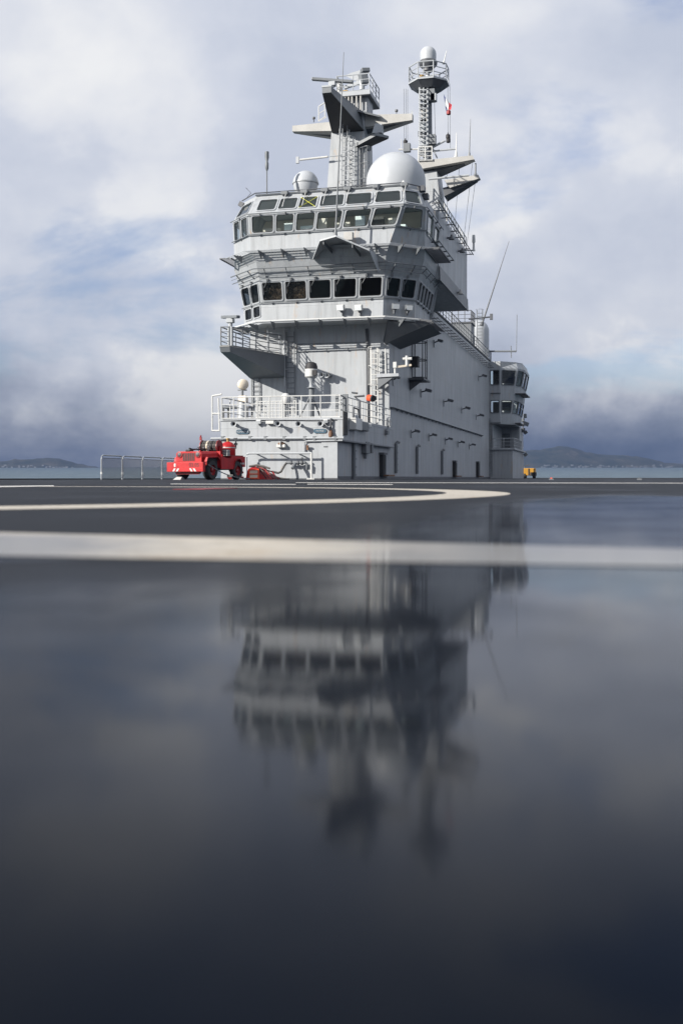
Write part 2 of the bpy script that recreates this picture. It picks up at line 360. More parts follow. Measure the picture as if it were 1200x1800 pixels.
tag(MB().box(DX0 + 0.3, DX1 - 0.3, DY0, DY1 - 0.3, -16, -0.03).build('ship_hull', M['hull']), 'grey hull under the flight deck', None, None, 'structure')

def line_strip(pairs, name, label, m='line', z=0.0009):
    mb = MB()
    for (a, b), (c, d) in zip(pairs, pairs[1:]):
        f = lambda p: V((p[0], p[1], max(deck_z(p[0], p[1]), -0.0075) + z))
        mb.quad(f(a), f(b), f(d), f(c))
    return tag(mb.build(name, M[m], smooth=True), label, None, None, 'structure')
def subdivide(p, q, n): return [lerp(p, q, i / n) for i in range(n + 1)]
# broad straight line across the foreground
a0, a1 = onZ(0, 936), onZ(1200, 965); b0, b1 = onZ(0, 977), onZ(1200, 996)
ea0, ea1 = lerp(a0, a1, -6), lerp(a0, a1, 12); eb0, eb1 = lerp(b0, b1, -6), lerp(b0, b1, 12)
line_strip(list(zip(subdivide(ea0, ea1, 90), subdivide(eb0, eb1, 90))), 'deck_line', 'broad worn white line running across the near deck')
# landing circle
pts = [onZ(0, 894.5), onZ(300, 892), onZ(600, 884.5), onZ(780, 876.5), onZ(895, 869), onZ(800, 861.5), onZ(660, 858.3), onZ(570, 857.2)]
import numpy as np
A_ = np.array([[p.x, p.y, 1] for p in pts]); b_ = np.array([-(p.x ** 2 + p.y ** 2) for p in pts])
s_, *_r = np.linalg.lstsq(A_, b_, rcond=None)
cc = V((-s_[0] / 2, -s_[1] / 2, 0)); RR = sqrt(cc.x ** 2 + cc.y ** 2 - s_[2])
print('circle', cc, RR, [round((p - cc).length, 2) for p in pts])
TH = 0.36
ring = [((cc.x + RR * cos(t), cc.y + RR * sin(t)), (cc.x + (RR - TH) * cos(t), cc.y + (RR - TH) * sin(t))) for t in [2 * pi * i / 160 for i in range(161)]]
line_strip(ring, 'deck_circle_line', 'white landing circle painted on the deck')
def far_line(p, q, r, s, lab, m='line_far'):
    a, b, c, d = onZ(*p), onZ(*q), onZ(*r), onZ(*s)
    line_strip(list(zip(subdivide(a, b, 6), subdivide(d, c, 6))), 'deck_line', lab, m, 0.003)
far_line((-40, 855.2), (95, 853.6), (95, 855), (-40, 857.6), 'pale deck line at the left edge beyond the circle')
far_line((300, 850.6), (520, 851.3), (520, 852.3), (300, 851.5), 'white deck line in front of the fire jeep')
far_line((540, 850.8), (690, 851.6), (690, 852.6), (540, 851.9), 'white deck line in front of the deckhouse')
far_line((520, 848.2), (1260, 849.2), (1260, 850.0), (520, 848.9), 'long thin white line crossing the far deck')
# deck edge strip and tie-down fittings
mb = MB().box(DX0, DX0 + 0.10, DY0, DY1, 0.002, 0.055)
tag(mb.build('deck_edge_coaming', M['black']), 'low black coaming along the left deck edge', None, None, 'structure')
tag(MB().box(DX1 - 0.10, DX1, DY0, DY1, 0.002, 0.05).build('deck_edge_coaming', M['black']), 'low black coaming along the right deck edge', None, None, 'structure')
tag(MB().box(DX0, DX1, DY1 - 0.1, DY1, 0.003, 0.056).build('deck_edge_coaming', M['black']), 'low black coaming across the after end of the deck', None, None, 'structure')

# ------------------------------------------------------------------ sea, coast and air
SLOPE = 0.01255; SEA0 = -14.0; SEAR = 5200.0
def sea_z(p): return SEA0 + SLOPE * (V(p) - CAM).dot(FWD)
m, g = mat('open_sea')
pos = g.n('ShaderNodeNewGeometry').outputs['Position']
wv = g.n('ShaderNodeTexNoise', {'Vector': pos, 'Scale': 0.16, 'Detail': 8.0, 'Roughness': 0.62}).outputs[0]
wv2 = g.n('ShaderNodeTexNoise', {'Vector': g.n('ShaderNodeMapping', {'Vector': pos, 'Scale': (1, 0.35, 1)}).outputs[0], 'Scale': 0.035, 'Detail': 6.0, 'Roughness': 0.6}).outputs[0]
cap = g.math('MULTIPLY', g.rng(wv, 0.66, 0.70), g.rng(wv2, 0.42, 0.62))
bw = g.n('ShaderNodeBump', {'Strength': 1.0, 'Distance': 1.6, 'Height': wv}).outputs[0]
cs = g.mix(cap, g.mix(g.rng(wv2, 0.35, 0.65), (0.040, 0.075, 0.092), (0.075, 0.125, 0.145)), (0.65, 0.68, 0.7))
sb = g.n('ShaderNodeBsdfPrincipled', {'Base Color': cs, 'Roughness': g.rng(cap, 0, 1, 0.32, 0.8), 'IOR': 1.33, 'Specular IOR Level': 0.35, 'Normal': bw})
finish(g, sb.outputs[0]); M['sea'] = m
mb = MB(); ring0 = []
for i in range(96):
    t = 2 * pi * i / 96; p = CAM + V((SEAR * cos(t), SEAR * sin(t), 0)); p.z = sea_z(p); ring0.append(p)
c0 = V((CAM.x, CAM.y, SEA0)); mb.add([c0] + ring0, [[0, 1 + i, 1 + (i + 1) % 96] for i in range(96)])
tag(mb.build('sea', M['sea']), 'grey green sea with whitecaps', None, None, 'structure')

m, g = mat('wooded_hillside')
pos = g.n('ShaderNodeNewGeometry').outputs['Position']
hn = g.n('ShaderNodeTexNoise', {'Vector': pos, 'Scale': 0.012, 'Detail': 8.0, 'Roughness': 0.65}).outputs[0]
hb = g.n('ShaderNodeBsdfPrincipled', {'Base Color': g.ramp(hn, [(0.35, (0.02, 0.03, 0.024)), (0.55, (0.045, 0.05, 0.04)), (0.7, (0.11, 0.10, 0.085))]), 'Roughness': 0.9}); finish(g, hb.outputs[0]); M['hill'] = m
def hill(name, prof, D, depth, label):
    """prof: (px, height in px above the water line) along the ridge; the slope runs back from the shore"""
    mb = MB(); n = 90; rows = 9; px0, px1 = prof[0][0], prof[-1][0]
    rnd = random.Random(int(px0) + 5)
    jit = [rnd.uniform(-1, 1) for _ in range(n + 1)]
    for j in range(rows):
        t = j / (rows - 1)
        for i in range(n + 1):
            px = px0 + (px1 - px0) * i / n
            for (xa, ha), (xb, hb_) in zip(prof, prof[1:]):
                if xa <= px <= xb: h = ha + (hb_ - ha) * (px - xa) / (xb - xa); break
            h = max(0.0, h + jit[i] * 0.5 + 0.4 * sin(px * 0.31) ) * D / F
            d = D + depth * t
            p = onD(px, 0, d); prof_t = sin(min(1, t * 2) * pi / 2) if t <= 0.5 else cos((t - 0.5) * pi)
            p.z = sea_z(p) - 2 + (h + 2) * max(0, prof_t) * d / D
            mb.v.append(p)
    for j in range(rows - 1):
        for i in range(n):
            a = j * (n + 1) + i; mb.f.append([a, a + 1, a + n + 2, a + n + 1])
    return tag(mb.build(name, M['hill'], smooth=True), label, None, None, 'structure')
hill('hill', [(-260, 0), (-180, 10), (-90, 14), (-10, 10), (10, 11), (28, 15), (50, 14), (78, 17), (104, 16), (130, 9), (160, 3), (178, 0)], 4300, 500, 'low wooded headland on the left horizon')
hill('hill', [(770, 0), (880, 22), (920, 30), (950, 31), (968, 35), (985, 38), (1005, 35), (1030, 27), (1055, 23), (1100, 21), (1130, 18), (1165, 9), (1200, 6), (1300, 16), (1420, 4), (1500, 0)], 4450, 550, 'broad hazy mountain on the right horizon')
# pale buildings along the two shores, too small to tell apart
mb = MB(); rnd = random.Random(3)
for (lo, hi, n, D) in ((5, 130, 26, 4290), (930, 1190, 60, 4440)):
    for _ in range(n):
        px = rnd.uniform(lo, hi); p = onD(px, 0, D - rnd.uniform(0, 6)); z = sea_z(p) + (rnd.uniform(0, 9) if rnd.random() < 0.5 else 0)
        sz = rnd.uniform(2, 6); mb.cbox((p.x, p.y, z + 2), sz * 2.2, sz, rnd.uniform(3, 7))
tag(mb.build('coastal_town', M['mid']), 'pale houses strung along the far shores', 'town', None, 'stuff')

# air: even, thin, round everything, below the sky
m, g = mat('haze_air')
pv = g.n('ShaderNodeVolumePrincipled', {'Color': (0.085, 0.135, 0.265, 1), 'Density': 1.8e-4, 'Anisotropy': 0.0})
o_ = g.n('ShaderNodeOutputMaterial'); g.t.links.new(pv.outputs[0], o_.inputs['Volume'])
M['haze'] = m
HZ = MB().box(CAM.x - 5400, CAM.x + 5400, CAM.y - 5400, CAM.y + 5400, -95, 160).build('haze', M['haze'])
tag(HZ, 'thin bluish sea air', 'haze', None, 'stuff')

# ------------------------------------------------------------------ the island (superstructure)
isl = thing('ship_island', 'grey steel island superstructure with two bridge decks rising from the flight deck', 'superstructure', (0, 0, 0))
def part(mb, name, m, parent=None, **k): return mb.build(name, M[m] if isinstance(m, str) else m, parent or isl, **k)

DH_X = -6.16; DH_Z = 3.06; TW_Y = 12.0; TW_X = -8.85; TOP = 12.8; AFT_Y = 64.0
# deckhouse in front
part(MB().box(DH_X, 0, 0, TW_Y - 0.01, 0.0, DH_Z - 0.10), 'deckhouse_wall', 'hull')
part(MB().box(DH_X - 0.05, 0.26, -0.05, TW_Y - 0.01, DH_Z - 0.098, DH_Z), 'deckhouse_roof', 'grey')
part(MB().box(DH_X, 0.2, 0.0, TW_Y - 0.02, DH_Z + 0.001, DH_Z + 0.004), 'roof_covering', 'roofdeck')
part(MB().box(0.003, 0.24, -0.02, TW_Y + 0.2, 1.95, DH_Z - 0.1), 'side_bulwark', 'hull')
part(MB().box(-0.02, 0.30, -0.03, TW_Y + 0.25, 1.88, 1.948), 'ledge', 'mid')
# tower and long body
part(MB().box(TW_X, 0, TW_Y, AFT_Y, 0, TOP - 0.15), 'tower_wall', 'hull')
part(MB().box(TW_X - 0.06, 0.08, TW_Y + 6, AFT_Y + 0.2, TOP - 0.148, TOP), 'body_roof', 'roofdeck')
part(MB().box(-0.01, 0.03, 0.02, AFT_Y - 0.02, 0.002, 0.16), 'skirting', 'dark')
part(MB().box(DH_X, -0.02, -0.03, 0.01, 0.002, 0.06), 'skirting', 'dark')
# side shelf
mb = MB(); mb.box(0.002, 0.22, TW_Y + 0.3, 57, 4.362, 4.395)
part(mb, 'cable_shelf', 'grey')
for i in range(28):
    y = TW_Y + 0.6 + i * 1.62
    part(MB().loft([(0.002, y, 4.36), (0.30, y, 4.36), (0.002, y, 4.22)], [(0.002, y + 0.05, 4.36), (0.30, y + 0.05, 4.36), (0.002, y + 0.05, 4.22)]), 'shelf_bracket', 'grey')

# ---- bridge decks: stacked plan outlines B (left chamfer), C, D (front corners), E (right chamfer)
def solve_t(base, sx, px):
    lo, hi = 0.0, 4.0
    for _ in range(50):
        t = (lo + hi) / 2; x = proj(base + V((sx * t, t, 0)))[0]
        if (x < px) == (sx > 0): lo = t
        else: hi = t
    return (lo + hi) / 2
def level(Cp, Dp, Y, Bx, Ex):
    C = onY(*Cp, Y); D = onY(*Dp, Y); z = (C.z + D.z) / 2; C.z = D.z = z
    tb = solve_t(C, -1, Bx); te = solve_t(D, 1, Ex)
    return [C + V((-tb, tb, 0)), C, D, D + V((te, te, 0))]
LV = [level((462, 571), (672.5, 559), 10.2, 430, 728),
      level((460, 532), (673.5, 527), 10.2, 428.5, 729),
      level((456, 493), (676, 482), 9.8, 421, 736),
      level((450.5, 462), (678, 447), 9.3, 412, 745),
      level((440, 445.7), (683, 431), 9.1, 412, 746),
      level((439.5, 419), (694, 398.5), 9.1, 411, 746.5),
      level((437.5, 378.5), (709, 357), 8.8, 409, 748),
      level((450.5, 348.5), (707.5, 328.5), 9.6, 428, 736)]
for i, l in enumerate(LV): print('L%d' % i, [tuple(round(c, 2) for c in p) for p in l])
SIDE_LO, SIDE_HI = 17.0, 15.5
def sides(i, ya):
    l = LV[i]; return [V((l[0].x, ya, l[0].z))] + l + [V((l[3].x, ya, l[3].z))]
def rounded(P, r, k=3):
    """corner-rounded quad outline"""
    out = []
    for i in range(4):
        a, b, c = V(P[i - 1]), V(P[i]), V(P[(i + 1) % 4])
        u = (a - b).normalized() * r; v_ = (c - b).normalized() * r
        for j in range(k + 1):
            t = j / k; out.append(b + u * (1 - t) ** 2 + v_ * t ** 2)
    return out
def window(P, nrm, gl='glass', fr='grey', wiper=False, label=None, parent=None):
    """P: 4 corners of the opening (bl, br, tr, tl); nrm outward"""
    nrm = V(nrm).normalized(); r = 0.13
    inner = rounded([lerp(p, sum((V(q) for q in P), V()) / 4, 0.015) for p in P], r)
    cen = sum((V(q) for q in P), V()) / 4
    outer = [cen + (p - cen) * 1.0 + (p - cen).normalized() * 0.085 for p in inner]
    mb = MB(); n = len(inner)
    A = [p + nrm * 0.05 for p in outer]; B = [p + nrm * 0.05 for p in inner]; Cc = [p - nrm * 0.10 for p in inner]; Dd = [p - nrm * 0.02 for p in outer]
    for X_, Y_ in ((Dd, A), (A, B), (B, Cc)): mb.loft(X_, Y_, False)
    w_ = mb.build('window', M[fr], parent or isl)
    MB().poly([p - nrm * 0.03 + (p - cen).normalized() * 0.01 for p in inner]).build('pane', M[gl], w_)
    # dark rubber seal
    mb = MB(); s1 = [p + nrm * 0.012 for p in inner]; s2 = [cen + (p - cen) - (p - cen).normalized() * 0.05 + nrm * 0.012 for p in inner]
    mb.loft(s1, s2, False); mb.build('seal', M['black'], w_)
    if wiper:
        t = lerp(P[3], P[2], 0.32) + nrm * 0.12 + V((0, 0, 0.16)); e = lerp(P[0], P[3], 0.35) + (V(P[1]) - V(P[0])) * 0.08 + nrm * 0.09
        k = lerp(P[0], P[3], 0.72) + (V(P[1]) - V(P[0])) * 0.13 + nrm * 0.1
        MB().tube(t, k, 0.018, 5).tube(e, lerp(P[0], P[3], 0.9) + (V(P[1]) - V(P[0])) * 0.06 + nrm * 0.09, 0.02, 5).cbox(t, 0.12, 0.12, 0.14).build('wiper', M['mid'], w_)
    if label: w_['label'] = label
    return w_
def facade(P, holes, name='bridge_wall', m='hull', gl='glass', wiper=False, fr='grey'):
    """quad wall (bl, br, tr, tl) with window openings given in u, v"""
    us = sorted({0.0, 1.0} | {h[0] for h in holes} | {h[2] for h in holes}); vs = sorted({0.0, 1.0} | {h[1] for h in holes} | {h[3] for h in holes})
    mb = MB()
    for i in range(len(us) - 1):
        for j in range(len(vs) - 1):
            um, vm = (us[i] + us[i + 1]) / 2, (vs[j] + vs[j + 1]) / 2
            if any(h[0] < um < h[2] and h[1] < vm < h[3] for h in holes): continue
            mb.quad(bil(P, us[i], vs[j]), bil(P, us[i + 1], vs[j]), bil(P, us[i + 1], vs[j + 1]), bil(P, us[i], vs[j + 1]))
    nrm = (V(P[1]) - V(P[0])).cross(V(P[3]) - V(P[0])).normalized()
    # small corner fillets so that the rounded frames leave no gaps
    for h in holes:
        Q = [bil(P, h[0], h[1]), bil(P, h[2], h[1]), bil(P, h[2], h[3]), bil(P, h[0], h[3])]
        ro = rounded(Q, 0.13)
        for c in range(4): mb.poly([Q[c]] + ro[c * 4:(c + 1) * 4])
    o = part(mb, name, m)
    ws = [window([bil(P, h[0], h[1]), bil(P, h[2], h[1]), bil(P, h[2], h[3]), bil(P, h[0], h[3])], nrm, gl, fr, wiper) for h in holes]
    return o, ws
def strip(i, ya, holes=None, gl='glass', wiper=()):
    a, b = sides(i, ya), sides(i + 1, ya); holes = holes or {}
    for k, nm in enumerate(('left_side', 'left_chamfer', 'front', 'right_chamfer', 'right_side')):
        facade([a[k], a[k + 1], b[k + 1], b[k]], holes.get(nm, []), 'bridge_wall', 'hull', gl, nm in wiper)
def urow(pxs, c, d, v0, v1): return [((a - c) / (d - c), v0, (b - c) / (d - c), v1) for a, b in pxs]
# lower bridge
strip(0, SIDE_LO, {'left_chamfer': [(0.10, 0.40, 0.46, 0.93), (0.56, 0.40, 0.92, 0.93)]}, 'dark_glass')
lowpx = [(461.5, 497), (502.7, 540), (545, 583), (589, 627), (633, 671)]
strip(1, SIDE_LO, {'front': urow(lowpx, 458, 674.8, 0.13, 0.90),
                   'left_chamfer': [(0.08, 0.12, 0.46, 0.90), (0.54, 0.12, 0.92, 0.90)],
                   'right_chamfer': [(0.07, 0.13, 0.46, 0.90), (0.53, 0.13, 0.93, 0.90)],
                   'right_side': [(0.05 + 0.185 * i, 0.13, 0.05 + 0.185 * i + 0.135, 0.90) for i in range(5)],
                   'left_side': [(0.1, 0.13, 0.4, 0.9), (0.55, 0.13, 0.9, 0.9)]}, 'dark_glass', ('front', 'right_chamfer', 'left_chamfer'))
strip(2, SIDE_LO)
# underside of the lower bridge and the strip between the two
part(MB().poly([p + V((0, 0, 0.002)) for p in sides(0, SIDE_LO)]), 'bridge_underside', 'grey')
l0, l3 = sides(0, SIDE_LO), sides(3, SIDE_LO)
part(MB().quad(l0[5], V((0, SIDE_LO, l0[5].z)), V((0, SIDE_LO, l3[5].z)), l3[5]), 'bridge_end_wall', 'hull')
part(MB().quad(l0[0], V((TW_X, SIDE_LO, l0[0].z)), V((TW_X, SIDE_LO, l3[0].z)), l3[0]), 'bridge_end_wall', 'hull')
# upper bridge
strip(3, SIDE_HI); strip(4, SIDE_HI)
uppx = [(443.5, 482), (487, 518), (523, 555), (559.5, 602), (608, 651), (657, 700)]
skpx = [(455, 487.5), (493, 524), (529, 559.5), (566, 606.5), (612, 654.5), (661, 704)]
strip(5, SIDE_HI, {'front': urow(uppx, 438.5, 702, 0.16, 0.90),
                   'left_chamfer': [(0.10, 0.10, 0.44, 0.92), (0.55, 0.10, 0.90, 0.92)],
                   'right_chamfer': [(0.10, 0.10, 0.86, 0.90)],
                   'right_side': [(0.12, 0.02, 0.45, 0.92), (0.58, 0.12, 0.86, 0.80)],
                   'left_side': [(0.1, 0.1, 0.45, 0.9), (0.55, 0.1, 0.9, 0.9)]})
strip(6, SIDE_HI, {'front': urow(skpx, 444, 708.3, 0.17, 0.80),
                   'left_chamfer': [(0.12, 0.16, 0.88, 0.82)], 'right_chamfer': [(0.10, 0.14, 0.84, 0.82)]}, 'glass')
l7 = sides(7, SIDE_HI)
part(MB().loft([p + V((0, 0, -0.01)) for p in l7], [p + V((0, 0, 0.10)) for p in l7]), 'bridge_roof', 'grey')
part(MB().poly([lerp(p, V((-3.7, 13, p.z)), 0.01) + V((0, 0, 0.104)) for p in l7]), 'roof_covering', 'roofdeck')
ZR = l7[0].z + 0.10
EX = LV[5][3].x; BX = LV[5][0].x
part(MB().loft([(BX, SIDE_HI + 0.003, 12.6), (EX, SIDE_HI + 0.003, 12.6), (EX, 28.4, 12.6), (BX, 28.4, 12.6)],
               [(BX, SIDE_HI + 0.003, ZR), (EX, SIDE_HI + 0.003, ZR), (EX, 28.4, ZR), (BX, 28.4, ZR)]), 'upper_block', 'hull')
part(MB().box(BX + 0.05, EX - 0.05, SIDE_HI + 0.05, 28.35, ZR + 0.001, ZR + 0.005), 'roof_covering', 'roofdeck')
part(MB().loft([(EX + 0.005, SIDE_HI, 12.55), (EX + 0.04, SIDE_HI, 13.45), (EX + 0.04, 28.45, 13.45), (EX + 0.005, 28.45, 12.55)],
               [(EX + 0.10, SIDE_HI, 12.55), (EX + 0.06, SIDE_HI, 13.45), (EX + 0.06, 28.45, 13.45), (EX + 0.10, 28.45, 12.55)]), 'knuckle_strip', 'mid')
l3s = sides(3, SIDE_HI)
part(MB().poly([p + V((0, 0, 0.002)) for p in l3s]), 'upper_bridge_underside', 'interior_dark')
l5 = sides(5, SIDE_HI)
part(MB().poly([p + V((0, 0, 0.01)) for p in l5]), 'upper_bridge_floor', 'interior_light')
# what shows inside
zf = LV[5][0].z
part(MB().box(BX + 0.2, EX - 0.15, SIDE_HI - 0.35, SIDE_HI - 0.30, zf + 0.02, ZR - 0.15), 'inner_bulkhead', 'interior')
part(MB().box(BX + 1.6, EX - 1.0, 9.75, 10.5, zf + 0.02, zf + 0.36), 'console', 'interior_light')
for i, (x, ww, h, mm_) in enumerate([(-7.3, 1.0, .30, 'interior'), (-6.0, .7, .55, 'interior_light'), (-5.0, .9, .35, 'interior_light'), (-3.9, .5, .75, 'interior'), (-2.9, .9, .45, 'interior'), (-1.6, .55, .70, 'interior_light'), (-0.8, .9, .62, 'interior_dark'), (0.35, .55, .5, 'interior')]):
    part(MB().box(x, x + ww, 9.95 + 0.07 * i % 0.3, 10.4, zf + 0.361, zf + 0.361 + h), 'console_screen', mm_)
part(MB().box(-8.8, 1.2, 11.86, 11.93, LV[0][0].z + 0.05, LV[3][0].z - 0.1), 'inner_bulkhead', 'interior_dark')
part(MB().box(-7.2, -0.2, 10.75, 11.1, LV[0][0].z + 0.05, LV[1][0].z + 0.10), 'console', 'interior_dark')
# camouflage nets stowed behind two panes
a, b = LV[1], LV[2]
for (p0, p1) in ((462, 497), (503, 539)):
    u0, u1 = (p0 - 458) / 216.8, (p1 - 458) / 216.8; P = [a[1], a[2], b[2], b[1]]; mb = MB(); n = 10
    rnd = random.Random(p0)
    for j in range(n + 1):
        for i in range(n + 1):
            q = bil(P, u0 + (u1 - u0) * i / n, 0.05 + 0.9 * j / n); q.y += 0.22 + rnd.uniform(0, 0.16); mb.v.append(q)
    mb.f = [[j * (n + 1) + i, j * (n + 1) + i + 1, (j + 1) * (n + 1) + i + 1, (j + 1) * (n + 1) + i] for j in range(n) for i in range(n)]
    part(mb, 'camouflage_net', 'net', smooth=True)
# yellow tape cross on one skylight
P = [LV[6][1], LV[6][2], LV[7][2], LV[7][1]]; h = urow([skpx[2]], 444, 708.3, 0.17, 0.80)[0]
nrm = (V(P[1]) - V(P[0])).cross(V(P[3]) - V(P[0])).normalized() * 0.03
q = [bil(P, h[0], h[1]) + nrm, bil(P, h[2], h[1]) + nrm, bil(P, h[2], h[3]) + nrm, bil(P, h[0], h[3]) + nrm]
part(MB().bar(q[0], q[2], 0.06, 0.015), 'tape_strip', 'tape'); part(MB().bar(q[1] + nrm * 0.4, q[3] + nrm * 0.4, 0.06, 0.015), 'tape_strip', 'tape')

# grab bars running round the bridges
def around(i, off, dz, r, name, ya=None, m='mid'):
    l = LV[i]; P = [V(p) for p in l]; cen = V((-3.7, 13, 0)); out = []
    N = [V((-.7, -.7, 0)), V((-.35, -.9, 0)), V((.35, -.9, 0)), V((.7, -.7, 0))]
    for p, n in zip(P, N): out.append(p + n.normalized() * off * 1.05 + V((0, 0, dz)))
    if ya: out.append(V((out[-1].x + 0.02, ya, out[-1].z)))
    part(MB().path(out, r, 6), name, m); return out
def post_along(pts, spacing, f):
    for a, b in zip(pts, pts[1:]):
        n = max(1, int((b - a).length / spacing))
        for i in range(n): f(lerp(a, b, (i + 0.5) / n), (b - a).normalized())
for (i, off, dz, ya) in ((1, 0.12, 0.04, 17), (5, 0.12, 0.10, 15.5), (6, 0.14, -0.02, 15.5)):
    pts = around(i, off, dz, 0.028, 'grab_bar', ya)
    post_along(pts, 1.35, lambda p, d: part(MB().bar(p, p + V((-d.y, d.x, 0)) * (off + 0.02) + V((0, 0, -0.10)), 0.05, 0.10), 'bar_bracket', 'mid'))
# wire guards above the lower windows
for dz, r in ((0.18, 0.035), (0.40, 0.02), (0.60, 0.045)):
    pts = around(2, 0.42 + 0.25 * dz, dz, r * 0.75, 'guard_rail', 17, 'mid')
post_along(pts, 1.3, lambda p, d: part(MB().bar(p, p + V((-d.y, d.x, 0)) * 0.5 + V((0, 0, -0.45)), 0.04, 0.06), 'guard_bracket', 'mid'))
# wire shelf with brackets below the upper windows and below the lower bridge
def wire_shelf(i, dz, depth, n_wires, spacing, ya=None, bm='mid', skip=None):
    for k in range(n_wires): around(i, 0.06 + depth * k / (n_wires - 1), dz, 0.022, 'shelf_wire', ya, 'grey')
    l = [V(p) for p in LV[i]]
    if ya: l.append(V((l[-1].x, ya, l[-1].z)))
    def br(p, d):
        n = V((d.y, -d.x, 0)); p = p + V((0, 0, dz)); a = d * 0.03
        if skip and skip(p): return
        T = [p + V((0, 0, 0.02)), p + n * (depth + 0.1) + V((0, 0, 0.02)), p + V((0, 0, -0.42)), p + n * 0.02 + V((0, 0, -0.42))]
        T = [T[0], T[1], T[3]]
        part(MB().loft([x - a for x in T], [x + a for x in T]), 'shelf_bracket', bm)
    post_along(l, spacing, br)
wire_shelf(0, 0.02, 0.62, 4, 1.25)
wire_shelf(4, 0.02, 0.52, 4, 1.25, None, 'mid', lambda p: -4.2 < p.x < -0.9 and p.y < 10)
ra = LV[0]
part(MB().path([p + V((0, 0, 0.06)) + n * 0.66 for p, n in zip(ra, (V((-.7, -.7, 0)), V((-.4, -.92, 0)), V((.4, -.92, 0)), V((.7, -.7, 0))))], 0.05, 6), 'ledge_lip', 'white')
# gratings at the chamfer ends (right side sloping canopy, two levels, and left)
def grating(c, ux, uy, n, r=0.03, m='dark', slope=V((0, 0, 0))):
    """n bars along ux spread over uy"""
    for k in range(n + 1): part(MB().bar(c + uy * (k / n), c + uy * (k / n) + ux, r, 0.06), 'grating_bar', m)
    part(MB().bar(c, c + uy, 0.05, 0.08), 'grating_edge', m); part(MB().bar(c + ux, c + ux + uy, 0.05, 0.08), 'grating_edge', m)
E4 = V(LV[4][3]); E0 = V(LV[0][3])
grating(E4 + V((0.05, -0.3, 0.05)), V((0.85, 0, 0.0)), V((0, 4.4, 0)), 14)
grating(E0 + V((0.02, -0.6, 0.10)), V((1.15, 0, -0.15)), V((0, 4.6, -0.02)), 14, 0.04)
part(MB().loft([E0 + V((-1.4, -1.2, -0.05)), E0 + V((1.0, -0.4, -0.22)), E0 + V((1.0, 3.9, -0.22)), E0 + V((-1.85, 3.9, -0.05))],
               [E0 + V((-1.84, -0.4, -1.15)), E0 + V((-1.8, -0.1, -1.25)), E0 + V((-1.8, 3.6, -1.25)), E0 + V((-1.84, 3.7, -1.15))]), 'sloping_gusset', 'mid')
B4 = V(LV[4][0]); B0 = V(LV[0][0])
grating(B4 + V((-0.75, -0.5, 0.02)), V((0.72, 0, 0)), V((0, 2.6, 0)), 7)
grating(B0 + V((-0.75, -0.5, 0.02)), V((0.72, 0, 0)), V((0, 2.6, 0)), 7)
# canopy in the middle of the front (bent plate hood over the wheelhouse door)
HYF = 7.0
c0 = onY(549, 459, 9.12); c1 = onY(590, 416, HYF); c2 = onY(649, 441, HYF + 0.4); hz_ = c1.z
hood = [V((c0.x, 9.05, c0.z)), onY(562, 424, HYF + 0.35), c1, c2, V((c2.x + 0.15, 9.0, c2.z - 0.9))]
back = [V((p.x, 9.24, p.z + 0.12)) for p in hood]
for i in range(4):
    lo = [hood[i], hood[i + 1], back[i + 1], back[i]]; part(MB().loft(lo, [p + V((0, 0, 0.09)) for p in lo]), 'hood_plate', 'grey')
for t in (0.30, 0.62):
    i = int(t * 4); p = lerp(hood[i], hood[i + 1], t * 4 - i); part(MB().bar(p + V((0, 0.1, -0.10)), V((p.x, 9.2, p.z - 0.25)), 0.05, 0.22), 'hood_rib', 'mid')
part(MB().cbox(V((c1.x + 0.35, 8.6, hz_ + 0.34)), 0.5, 0.4, 0.45), 'hood_box', 'beige')

# ---- aft control tower on the right
A_X = 2.43
part(MB().box(0.003, A_X, AFT_Y, 78, 0.0, 3.1), 'aft_house', 'hull')
part(MB().box(0.003, A_X + 0.25, AFT_Y - 0.25, 78, 3.1, 3.22), 'aft_balcony_floor', 'grey')
part(MB().box(0.003, A_X - 0.05, 73, 78, 3.22, 5.9), 'aft_house', 'hull')
part(MB().box(-0.3, 0.35, AFT_Y - 0.2, 73, 3.22, 5.9), 'aft_house', 'hull')
def aft_level(z, w_, ch): return [V((0.0, AFT_Y - 0.3, z)), V((1.15, AFT_Y - 0.3, z)), V((1.15 + w_ * 0.75, AFT_Y - 0.3 + ch, z)), V((1.15 + w_, AFT_Y + 2.6, z)), V((1.15 + w_, 73, z)), V((0.0, 73, z))]
AL = [aft_level(5.85, 1.35, 1.0), aft_level(7.0, 1.5, 1.0), aft_level(8.5, 1.75, 1.05), aft_level(9.9, 1.95, 1.1), aft_level(11.9, 2.35, 1.2), aft_level(12.5, 2.1, 1.5)]
for i in range(5):
    a, b = AL[i], AL[i + 1]
    for k in range(5):
        holes = []
        if i == 1 and k in (0, 1, 2): holes = [(0.12, 0.06, 0.88, 0.94)] if k < 2 else [(0.1, 0.06, 0.9, 0.94)]
        if i == 3 and k in (0, 1, 2): holes = [(0.10, 0.10, 0.90, 0.88)]
        if i == 1 and k == 3: holes = [(0.05, 0.06, 0.45, 0.94), (0.55, 0.06, 0.95, 0.94)]
        if i == 3 and k == 3: holes = [(0.05, 0.10, 0.45, 0.88), (0.55, 0.10, 0.95, 0.88)]
        facade([a[k], a[k + 1], b[k + 1], b[k]], holes, 'aft_tower_wall', 'hull', 'glass', False, 'mid')
part(MB().poly([p for p in AL[0]]), 'aft_tower_underside', 'mid'); part(MB().loft(AL[5], [p + V((0, 0, 0.12)) for p in AL[5]]), 'aft_tower_roof', 'grey')
part(MB().poly([p + V((0, 0, -0.02)) for p in AL[3]]), 'aft_tower_floor', 'interior_dark')
